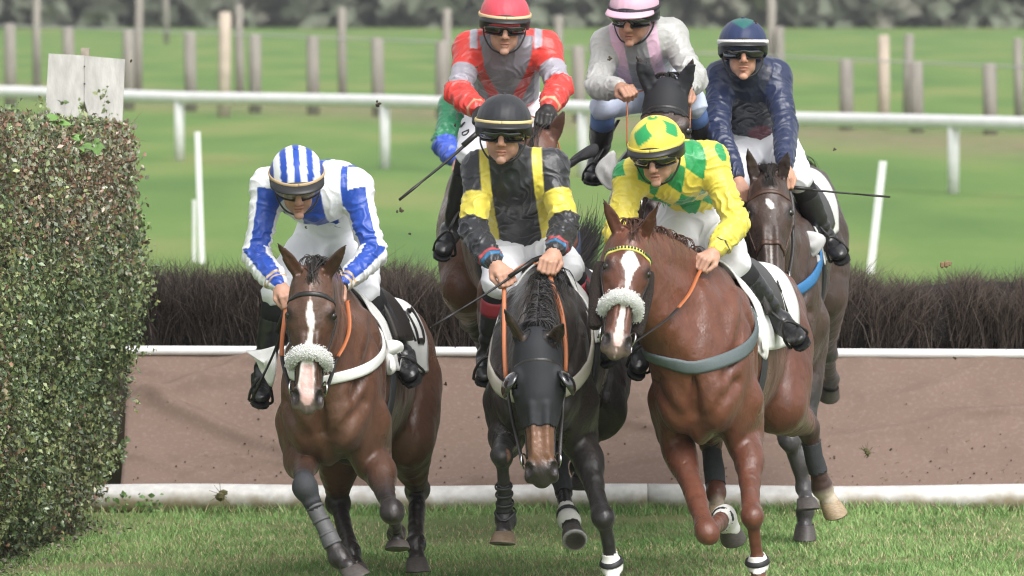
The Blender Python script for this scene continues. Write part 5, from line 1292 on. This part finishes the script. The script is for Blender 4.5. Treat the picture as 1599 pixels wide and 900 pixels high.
def silk_diamonds(d):
    c = base(d, YEL); body = (~d['on']) | (d['t'] < .16); a = d['u'] / .054; b = d['v'] * 5.4 + .2
    f = np.abs(((a + 1) % 2) - 1) + np.abs(((b) % 2) - 1); c = put(c, body * np.clip((1 - f) / .06 + .5, 0, 1) * np.abs(np.sign(1)), GRN)
    c = put(c, d['on'] * near(d['t'], 1.82, 1.86, .01), (.03, .03, .03)); return c
def silk_grey_pink(d):
    c = base(d, (.40, .40, .385)); au = np.abs(d['u']); vv = (1.0 - d['v'])
    c = put(c, (~d['on'] | (d['t'] < .1)) * near(au, .052, .105), (.66, .43, .55)); c = put(c, (~d['on']) * near(au, -1, .05) * (d['w'] > 0), (.24, .24, .25)); c = put(c, (~d['on']) * near(d['v'], -.5, .30, .02), (.60, .40, .50)); return c
def silk_red(d):
    c = base(d, RED); au = np.abs(d['u']); vv = 1.05 - d['v']; body = ~d['on']
    c = put(c, body * (d['w'] > -.02), GRY)
    c = put(c, body * near(au - (.115 - vv * .16), -.028, .030), RED)
    c = put(c, body * near(d['v'], .20, .40, .02), RED)
    c = put(c, (d['t'] < .22) * near(au, .125, .158), (.38, .36, .42))
    c = put(c, d['on'] * near(d['t'], .52, .98, .02), (.34, .32, .37)); c = put(c, d['on'] * near(d['t'], 1.86, 1.94, .02), (.55, .35, .2)); return c
def silk_navy(d):
    c = base(d, NAV); body = ~d['on']; c = put(c, body * near(np.abs(d['u']), -1, .115) * (d['w'] > 0), (.012, .016, .035))
    q = ((d['u'] - .02) / .055) ** 2 + ((d['v'] - .42) / .16) ** 2; c = put(c, body * (d['w'] > 0) * np.clip((1 - q) * 2 + .3 * d['n'], 0, .9), (.13, .015, .03)); return c
def silk_green(d):
    c = base(d, (.03, .21, .10)); c = put(c, d['on'] * (d['t'] > 1.02), (.045, .10, .50)); return c
def cap_plain(col):
    return lambda V, p: np.tile(np.array(col, float), (len(V), 1))
def cap_stripes(V, p):
    a = V[:, 0] / np.sqrt(np.clip(1 - (V[:, 1] / .135) ** 2, .1, 1)) ; c = np.tile(np.array(WHT), (len(V), 1)); s = np.cos(V[:, 0] * 2 * math.pi / .052); return c * (1 - np.clip(s * 6 + .5, 0, 1)[:, None]) + np.array(BLUE) * np.clip(s * 6 + .5, 0, 1)[:, None]
def cap_diamonds(V, p):
    an = np.arctan2(V[:, 0], -V[:, 1]) / (math.pi / 4); h = V[:, 2] / .108; f = np.abs(((an + 1.45) % 2) - 1) * 1.5 + np.abs(h - .62) / .34; m = np.clip((1 - f) / .1 + .5, 0, 1)[:, None]
    c = np.array(YEL) * (1 - m) + np.array(GRN) * m; t = np.clip((h - .97) / .02, 0, 1)[:, None]; return c * (1 - t) + np.array(GRN) * t
def cap_navy(V, p):
    an = np.arctan2(V[:, 0], -V[:, 1]); h = V[:, 2] / .108; m = np.clip((h - .60 - np.abs(V[:, 0]) / .075 * .38) / .04, 0, 1) * (V[:, 1] < .02); return np.array(NAV) * 1.3 * (1 - m[:, None]) + np.array((.02, .12, .11)) * m[:, None]
# ================================================================== THE FIELD OF RUNNERS
H1 = dict(res=.0068, label='bay horse with a wide white sheepskin noseband and white breast strap beside the hedge', yaw=8, pitch=4, withers=(530, 462, 27.7),
    poll=(488, 414, 27.0), muzzle=(479, 640, 26.85), head=.58, ears=[(430, 376, 26.95), (543, 379, 26.95)],
    foreA=[(476, 760, 27.05), (530, 872, 26.98), (552, 893, 26.93)], foreB=[(612, 800, 27.1), (620, 835, 27.42), (621, 852, 27.34)],
    hindA=[(528, 786, 28.7), (548, 862, 28.4), (557, 890, 28.33)], hindB=[(652, 765, 29.0), (648, 850, 28.7), (652, 884, 28.62)],
    coat=(.085, .038, .022), coat2=(.135, .062, .037), points=(.018, .014, .013),
    dark=dict(foreA=.55, foreB=.5, hindA=.8, hindB=.7), nose=(.16, .12, .11),
    blaze=[(.15, .004, 0), (.18, .010, -.006), (.21, .015, -.002), (.24, .018, .004), (.28, .010, .004), (.36, .017, -.004), (.43, .028, -.006), (.50, .033, -.006), (.56, .030, -.006), (.58, .004, -.006)],
    pink=[(.42, .02, -.004), (.48, .026, -.004), (.56, .030, -.004), (.59, .01, 0)],
    wraps=[('foreA', 0, .80, 1.3, 'stretch'), ('foreA', 1, .22, .82, 'grey')], nose_roll=.385, breast=('white_strap', (.72, .72, .69)), breast_z=-.36, breast_w=.045, number='10', forelock=34, manes=120, fll=.03)
h1 = horse(H1); tack(h1, H1)
R1 = dict(label='jockey in blue and white striped silks crouched beside the hedge', seed=1, face=(0.92, 0.006, 1.15), head=(3, 24, -3),
  J=dict(head=(464, 285, 27.5), chest=(492, 300, 27.78), mid=(522, 296, 27.98), pelvis=(527, 352, 28.2), shA=(420, 290, 27.72), shB=(555, 293, 27.76),
    elA=(399, 395, 27.62), wrA=(437, 446, 27.45), elB=(583, 392, 27.64), wrB=(532, 446, 27.45), hipA=(497, 372, 28.2), hipB=(552, 372, 28.2),
    knA=(434, 452, 27.95), knB=(568, 446, 27.85), anA=(411, 585, 28.05), toA=(410, 608, 27.88), anB=(628, 552, 27.98), toB=(634, 576, 27.8)),
  pattern=silk_stripes, cap=cap_stripes, bandcol=(.50, .36, .20), button=BLUE, lens=clear_m, stubble=.5, collar=.3)
r1 = rider(R1)
reins(h1, r1.hands)

H2 = dict(res=.0068, label='black horse in a dark hood with shiny eye cups, head stretched low', yaw=6, pitch=2, withers=(850, 428, 27.7),
    poll=(838, 514, 26.95), muzzle=(846, 745, 26.80), head=.615, earsp=.066, ears=[(788, 484, 26.9), (880, 506, 26.85)], earturn=(-70, 10), crest=.03,
    foreA=[(783, 713, 27.1), (790, 812, 27.2), (786, 842, 27.1)], foreB=[(941, 808, 27.2), (956, 885, 27.26), (960, 920, 27.2)],
    hindA=[(868, 712, 28.3), (888, 812, 27.95), (897, 840, 27.85)], hindB=[(905, 690, 28.95), (906, 730, 28.7), (905, 756, 28.62)],
    coat=(.016, .0125, .012), coat2=(.032, .024, .021), points=(.015, .013, .013), dark=dict(foreA=.4, foreB=.3, hindA=.5, hindB=.5), nose=(.028, .022, .02), earin=(.09, .05, .03),
    muzzlecol=(.16, .075, .04), mane=(.02, .018, .018), manel=1.2, manes=420, forelock=0, sole=dict(hindA=A(.1, -.75, -.5)), pale_hoof=('foreA',), hoofcol=(.12, .085, .055),
    wraps=[('foreA', 1, .42, .86, 'black'), ('hindA', 1, .0, .62, 'stretch'), ('hindA', 1, .80, 1.1, 'white'), ('foreB', 1, .72, 1.1, 'white')],
    hood=True, breast=('beige_strap', (.48, .44, .38)), breast_z=-.52, breast_up=.45, breast_w=.06, cloth=1.5, nose_roll=None,
    tail=[(0, -1.48, -.08), (900, 440, 29.4), (893, 405, 29.6), (905, 382, 29.75), (914, 366, 29.85), (918, 352, 29.9)], tailw=.010, tailn=900)
h2 = horse(H2); tack(h2, H2)
R2 = dict(label='jockey in black silks with yellow braces and yellow armbands', seed=2, face=(0.97, 0.004, 1.05), head=(-4, 6, 2), hsize=1.08,
  J=dict(head=(786, 205, 27.65), chest=(802, 278, 27.82), mid=(812, 335, 27.97), pelvis=(818, 385, 28.1), shA=(750, 264, 27.8), shB=(860, 262, 27.8),
    elA=(738, 352, 27.66), wrA=(773, 412, 27.46), elB=(882, 345, 27.66), wrB=(866, 392, 27.48), hipA=(796, 390, 28.1), hipB=(846, 390, 28.1),
    knA=(776, 440, 27.78), knB=(886, 415, 27.85), anA=(762, 552, 27.95), toA=(759, 574, 27.78), anB=(938, 522, 28.05), toB=(942, 545, 27.9)),
  pattern=silk_braces, cap=cap_plain((.022, .023, .028)), bandcol=(.62, .50, .24), cuffmat=('navy_cuff', (.02, .03, .06), .8), band=(.22, .42, ('red_garter', (.32, .03, .045), .5)), stubble=.7, tone=(1.05, 1.02, 1.0), collar=.35,
  hdA=(.35, -.3, -.2), hdB=(-.25, -.35, -.25), hs=1.05)
r2 = rider(R2); reins(h2, r2.hands, orange=.5)
H3 = dict(res=.0068, label='chestnut horse with white blaze, sheepskin noseband and yellow browband', yaw=11, pitch=1, withers=(1110, 425, 27.7),
    poll=(991, 350, 27.05), muzzle=(962, 560, 26.78), head=.555, hyaw=-14, hroll=6, ears=[(942, 311, 27.0), (1029, 316, 27.0)],
    foreA=[(1104, 832, 27.1), (1130, 808, 27.45), (1142, 832, 27.5)], foreB=[(1175, 806, 27.2), (1183, 882, 27.25), (1184, 918, 27.2)],
    hindA=[(1110, 690, 28.9), (1118, 770, 28.75), (1121, 800, 28.7)], hindB=[(1262, 668, 29.2), (1283, 762, 29.3), (1300, 792, 29.32)],
    coat=(.112, .036, .019), coat2=(.165, .057, .031), points=(.05, .025, .02), dark=dict(hindB=.9), nose=(.13, .09, .075), mane=(.07, .03, .018), manes=140, forelock=30, fll=.04,
    blaze=[(.13, .008, -.002), (.17, .036, .0), (.19, .040, .004), (.23, .020, .006), (.30, .009, .004), (.42, .012, .002), (.50, .014, 0), (.54, .020, 0), (.575, .012, 0)], pink=[(.50, .012, 0), (.55, .02, 0), (.58, .01, 0)],
    socks=dict(hindB=(.72, 1.3, (.42, .36, .28)), hindA=(.8, 1.3, (.3, .24, .18))), pale_hoof=('hindB', 'hindA'),
    wraps=[('foreB', 1, .80, 1.1, 'white'), ('foreA', 1, .78, 1.1, 'white'), ('hindA', 1, .2, .85, 'stretch'), ('hindB', 1, .22, .74, 'stretch')],
    nose_roll=.37, brow=mat('yellow_browband', (.70, .62, .16), .5), browzig=mat('dark_stud', (.03, .07, .03), .5), cheek_roll=True, breast=('grey_green_strap', (.095, .12, .125)), breast_z=-.38, breast_w=.055, cloth=1.7, number='1')
h3 = horse(H3); tack(h3, H3)
R3 = dict(label='jockey in yellow silks with green diamonds on the chestnut horse', seed=3, face=(0.9, 0.0, 1.1), head=(-14, 18, -4), hsize=1.05,
  J=dict(head=(1026, 238, 27.55), chest=(1055, 268, 27.8), mid=(1084, 272, 28.0), pelvis=(1090, 338, 28.2), shA=(986, 276, 27.74), shB=(1110, 250, 27.78),
    elA=(965, 357, 27.62), wrA=(984, 402, 27.42), elB=(1148, 342, 27.68), wrB=(1117, 393, 27.48), hipA=(1062, 350, 28.2), hipB=(1110, 350, 28.2),
    knA=(1046, 425, 27.8), knB=(1146, 408, 27.8), anA=(1008, 535, 27.9), toA=(1000, 565, 27.78), anB=(1215, 498, 27.95), toB=(1240, 520, 27.78)),
  pattern=silk_diamonds, cap=cap_diamonds, bandcol=(.70, .58, .10), button=YEL, peak=.03, hdB=(-.5, -.2, -.1), collar=.3, breech=(.66, .66, .68))
r3 = rider(R3); reins(h3, r3.hands, orange=.45)
H4 = dict(label='dark horse in a black ear hood galloping behind the yellow jockey', yaw=3, pitch=2, slim=.88, withers=(1028, 236, 30.2), poll=(1042, 122, 29.6), muzzle=(1032, 320, 29.4), head=.66, earsp=.06, ears=[(994, 86, 29.6), (1084, 88, 29.6)],
    foreA=[(1060, 560, 29.8), (1065, 620, 30.1), (1068, 645, 30.1)], foreB=[(1110, 560, 29.8), (1115, 620, 30.1), (1115, 645, 30.1)],
    hindA=[(1095, 560, 31.7), (1100, 630, 31.8), (1102, 655, 31.8)], hindB=[(1140, 560, 31.7), (1145, 640, 31.8), (1150, 665, 31.8)],
    res=.010, coat=(.040, .024, .019), coat2=(.075, .040, .028), points=(.02, .016, .015), hood4=True, manes=200, forelock=0, cloth=1.5, manel=1.3)
h4 = horse(H4); tack(h4, H4)
R4 = dict(label='jockey in pale grey and pink silks at the rear of the group', seed=4, face=(1.0, 0.006, 1.2), head=(-16, 14, 2), silk=True,
  J=dict(head=(990, 24, 30.0), chest=(993, 68, 30.15), mid=(1000, 100, 30.35), pelvis=(1008, 132, 30.5), shA=(948, 72, 30.15), shB=(1048, 55, 30.15),
    elA=(932, 132, 29.95), wrA=(968, 137, 29.72), elB=(1084, 118, 29.98), wrB=(1072, 140, 29.75), hipA=(985, 140, 30.5), hipB=(1032, 138, 30.5),
    knA=(943, 165, 30.1), knB=(1080, 160, 30.1), anA=(935, 250, 30.3), toA=(927, 262, 30.15), anB=(1103, 245, 30.3), toB=(1110, 258, 30.15)),
  pattern=silk_grey_pink, folds=.8, cap=cap_plain((.62, .40, .50)), bandcol=(.03, .02, .03), button=(.6, .4, .5), peakcol=(.62, .40, .50), sockmat=('blue_sock', (.11, .19, .42), .7), sock=.42, breech=(.56, .62, .78), tone=(.85, .8, .75))
r4 = rider(R4); reins(h4, r4.hands, orange=.4)
H5 = dict(label='brown horse landing over the brush behind the black and yellow jockey', yaw=-8, pitch=-2, withers=(825, 266, 29.6), poll=(835, 200, 29.0), muzzle=(822, 395, 28.85), hyaw=8, ears=[(800, 170, 29.0), (882, 172, 29.0)], earsp=.062, head=.64,
    foreA=[(800, 480, 29.1), (805, 540, 29.4), (806, 565, 29.4)], foreB=[(850, 480, 29.1), (850, 545, 29.4), (852, 570, 29.4)],
    hindA=[(736, 500, 31.2), (766, 560, 31.5), (770, 590, 31.6)], hindB=[(830, 520, 31.2), (840, 580, 31.5), (842, 605, 31.5)], stf=-.05,
    res=.010, coat=(.09, .036, .023), coat2=(.14, .058, .036), points=(.02, .016, .015), dark=dict(hindA=.5), manes=0, forelock=20, cloth=1.6, number='1', breast=('dark_strap', (.03, .04, .07)))
h5 = horse(H5); tack(h5, H5)
R5 = dict(label='jockey in red silks with grey armbands and black gloves', seed=5, face=(0.94, 0.003, 1.0), head=(2, 10, 2),
  J=dict(head=(788, 38, 29.35), chest=(790, 84, 29.55), mid=(790, 130, 29.75), pelvis=(790, 168, 29.95), shA=(734, 76, 29.52), shB=(850, 76, 29.52),
    elA=(716, 140, 29.35), wrA=(748, 172, 29.15), elB=(874, 130, 29.35), wrB=(856, 168, 29.15), hipA=(764, 172, 29.95), hipB=(816, 172, 29.95),
    knA=(735, 235, 29.6), knB=(845, 235, 29.6), anA=(706, 355, 29.78), toA=(694, 380, 29.62), anB=(868, 350, 29.78), toB=(876, 372, 29.62)),
  pattern=silk_red, cap=cap_plain((.62, .07, .10)), bandcol=(.66, .48, .28), button=RED, peak=.03, hdA=(.2, -.3, -.2), cuffmat=('tan_cuff', (.5, .33, .2), .8), sock=.34)
r5 = rider(R5); gloves(r5, leather); reins(h5, r5.hands, orange=.6)
H6 = dict(label='dark bay horse with a small white star, brown noseband and blue breast strap', yaw=6, pitch=-7, withers=(1214, 318, 30.4), poll=(1200, 262, 29.8), muzzle=(1207, 452, 29.5), ears=[(1167, 232, 29.8), (1232, 236, 29.8)], 
    foreA=[(1231, 688, 30.2), (1254, 762, 30.3), (1261, 788, 30.22)], foreB=[(1252, 720, 30.3), (1257, 800, 30.42), (1257, 826, 30.4)],
    hindA=[(1180, 560, 31.9), (1190, 620, 32.0), (1192, 640, 32.0)], hindB=[(1291, 552, 31.8), (1298, 594, 32.1), (1296, 608, 32.16)], stf=-.05,
    coat=(.042, .026, .021), coat2=(.075, .042, .031), points=(.045, .042, .043), dark=dict(foreA=.2, foreB=.2, hindB=.3, hindA=.3), nose=(.05, .04, .04),
    blaze=[(.165, .004, -.008), (.185, .016, 0), (.205, .010, .008), (.215, 0, 0)], noseband=mat('brown_leather', (.07, .035, .022), .45), strapmat=mat('brown_leather', (.07, .035, .022), .45),
    breast=('blue_strap', (.03, .16, .36)), breast_z=-.36, breast_w=.05, cloth=1.5, forelock=110, fll=.05, manes=100)
h6 = horse(H6); tack(h6, H6)
R6 = dict(label='upright jockey in navy silks with a dark red mark on the chest', seed=6, face=(0.88, 0.008, 1.0), head=(0, 2, 0),
  J=dict(head=(1160, 80, 30.25), chest=(1168, 130, 30.42), mid=(1174, 170, 30.55), pelvis=(1184, 212, 30.7), shA=(1126, 122, 30.4), shB=(1210, 120, 30.4),
    elA=(1120, 200, 30.2), wrA=(1152, 280, 29.98), elB=(1226, 195, 30.22), wrB=(1226, 262, 29.98), hipA=(1162, 220, 30.7), hipB=(1208, 220, 30.7),
    knA=(1150, 285, 30.35), knB=(1246, 275, 30.35), anA=(1135, 390, 30.5), toA=(1130, 410, 30.35), anB=(1288, 368, 30.5), toB=(1308, 388, 30.38)),
  pattern=silk_navy, folds=.7, cap=cap_navy, bandcol=(.75, .74, .70), button=(.02, .03, .08), cuffmat=('dark_cuff', (.03, .035, .05), .8), peak=.03, tone=(1.1, 1.05, 1.0))
r6 = rider(R6); reins(h6, r6.hands, m=leather, orange=.4)

H7 = dict(label='bay horse jumping almost hidden behind the red jockey', yaw=-2, pitch=4, withers=(778, 262, 34.6), poll=(780, 215, 34.0), muzzle=(778, 380, 33.9), ears=[(768, 180, 34.0), (796, 180, 34.0)], res=.012,
    foreA=[(760, 420, 34.1), (765, 450, 34.35), (768, 465, 34.35)], foreB=[(800, 420, 34.1), (800, 450, 34.35), (800, 465, 34.35)], hindA=[(770, 430, 36.1), (775, 480, 36.3), (775, 500, 36.3)], hindB=[(810, 430, 36.1), (812, 480, 36.3), (812, 500, 36.3)],
    coat=(.07, .034, .022), coat2=(.11, .05, .03), points=(.02, .016, .015), manes=0, forelock=0, cloth=1.4)
h7 = horse(H7); tack(h7, H7)
R7 = dict(label='jockey in green silks with blue sleeves, mostly hidden behind the red jockey', seed=7, head=(0, 20, 0),
  J=dict(head=(752, 128, 34.2), chest=(748, 160, 34.4), mid=(756, 190, 34.6), pelvis=(772, 215, 34.8), shA=(707, 168, 34.4), shB=(800, 165, 34.4), elA=(692, 222, 34.2), wrA=(716, 252, 33.98), elB=(815, 215, 34.2), wrB=(800, 250, 34.0),
    hipA=(755, 225, 34.8), hipB=(790, 225, 34.8), knA=(740, 262, 34.5), knB=(808, 262, 34.5), anA=(745, 330, 34.6), toA=(745, 345, 34.5), anB=(810, 330, 34.6), toB=(812, 345, 34.5)),
  pattern=silk_green, cap=cap_plain((.03, .21, .10)), bandcol=(.045, .10, .50))
r7 = rider(R7); reins(h7, r7.hands)
# ---- whips held in the jockeys' hands
whip('black whip in the left-hand jockey fist, hanging beside the bay shoulder', [at(447, 478, 27.4), at(432, 540, 27.45), at(402, 606, 27.5)], .007)
whip('black whip slanting down from the clasped hands of the yellow-banded jockey', [at(832, 408, 27.42), at(765, 455, 27.36), at(692, 500, 27.3)], .006)
whip('thick-handled black whip slanting from the black glove of the red jockey', [at(755, 200, 29.1), at(700, 250, 29.05), at(640, 299, 29.0)], .008)
whip('thin black whip pointing out to the right from the navy jockey', [at(1228, 292, 29.95), at(1290, 299, 29.95), at(1369, 306, 29.95)], .006)
whip('whip grip standing up from the fist of the jockey in yellow', [at(1066, 394, 27.5), at(1052, 425, 27.5), at(1040, 455, 27.5)], .007, flap=False)

# ---- letters printed down the thigh of the red jockey's breeches
def letter(ch, px, py, prims, parent, size, rz):
    ys_ = np.linspace(28.8, 30.2, 300); P = np.array([at(px, py, y) for y in ys_]); dd = sdf(prims, P); k = int(np.argmax(dd < .004)); q = P[k] if dd.min() < .004 else P[0]
    cu = bpy.data.curves.new('letter', 'FONT'); cu.body = ch; cu.size = size; cu.extrude = .002; cu.align_x = 'CENTER'; cu.align_y = 'CENTER'
    o = bpy.data.objects.new('letter', cu); C.objects.link(o); cu.materials.append(rubber)
    n = sdf_grad(prims, [q])[0]; u = nrm(A(math.cos(rz), 0, math.sin(rz)) - n * (A(math.cos(rz), 0, math.sin(rz)) @ n)); v = np.cross(n, u)
    me = bpy.data.meshes.new_from_object(o); bpy.data.objects.remove(o); o = bpy.data.objects.new('letter', me); C.objects.link(o)
    M = Matrix(((u[0], v[0], n[0], q[0]), (u[1], v[1], n[1], q[1]), (u[2], v[2], n[2], q[2]), (0, 0, 0, 1)))
    o.parent = parent; o.matrix_parent_inverse = Matrix.Translation(-parent.location); o.matrix_basis = M
for ch, px, py in (('C', 717, 181), ('C', 722, 195), ('D', 726, 208)): letter(ch, px, py, R5['_bp'], r5.root, .052, math.radians(-66))
# ---- loose white pad corners flapping beside the striped jockey's boots
def flap(name, pts, Y0, dY, th, parent, m):
    n = len(pts); P = np.array([at(x, y, Y0 + dY * math.sin(i * 1.7)) for i, (x, y) in enumerate(pts)]); c = P.mean(0) + A(0, -.02, 0); k = 6; V = [c]; F = []
    Pc = catmull(np.vstack([P, P[:1]]), 4)[:-1]; N_ = len(Pc)
    for j in range(1, k + 1):
        t = j / k
        for i in range(N_): V.append(c + (Pc[i] - c) * t + A(0, .007 * math.sin(t * 4 + i * .35), 0))
    for i in range(N_): F.append((0, 1 + i, 1 + (i + 1) % N_))
    for j in range(k - 1):
        for i in range(N_): F.append((1 + j * N_ + i, 1 + (j + 1) * N_ + i, 1 + (j + 1) * N_ + (i + 1) % N_, 1 + j * N_ + (i + 1) % N_))
    return solid(mesh_obj(name, V, F, m, parent), th)
flap('pad_flap', [(430, 540), (408, 546), (384, 548), (398, 562), (410, 585), (424, 604), (432, 575)], 27.85, .02, .008, h1.root, cloth_w)
flap('pad_flap', [(582, 520), (596, 536), (612, 534), (628, 536), (628, 548), (612, 554), (616, 578), (606, 584), (598, 560), (586, 545)], 27.72, .015, .012, h1.root, cloth_w)
flap('pad_flap', [(1150, 482), (1170, 478), (1186, 500), (1200, 540), (1196, 562), (1180, 545), (1162, 512)], 27.70, .01, .008, h3.root, cloth_w)
flap('pad_flap', [(1240, 370), (1262, 362), (1288, 372), (1278, 395), (1264, 402), (1246, 390)], 30.22, .01, .008, h6.root, mat('grey_pad', (.5, .5, .5), .7))
flap('pad_flap', [(1266, 400), (1278, 400), (1276, 428), (1270, 436), (1262, 420)], 30.25, .01, .008, h6.root, mat('grey_pad'))
flap('pad_flap', [(940, 248), (958, 236), (962, 262), (958, 296), (942, 290), (930, 268)], 30.05, .01, .008, h4.root, cloth_w)
flap('pad_flap', [(882, 256), (905, 240), (930, 226), (932, 240), (908, 252), (886, 262)], 30.1, .01, .01, h4.root, mat('dark_pad', (.06, .06, .065), .7))
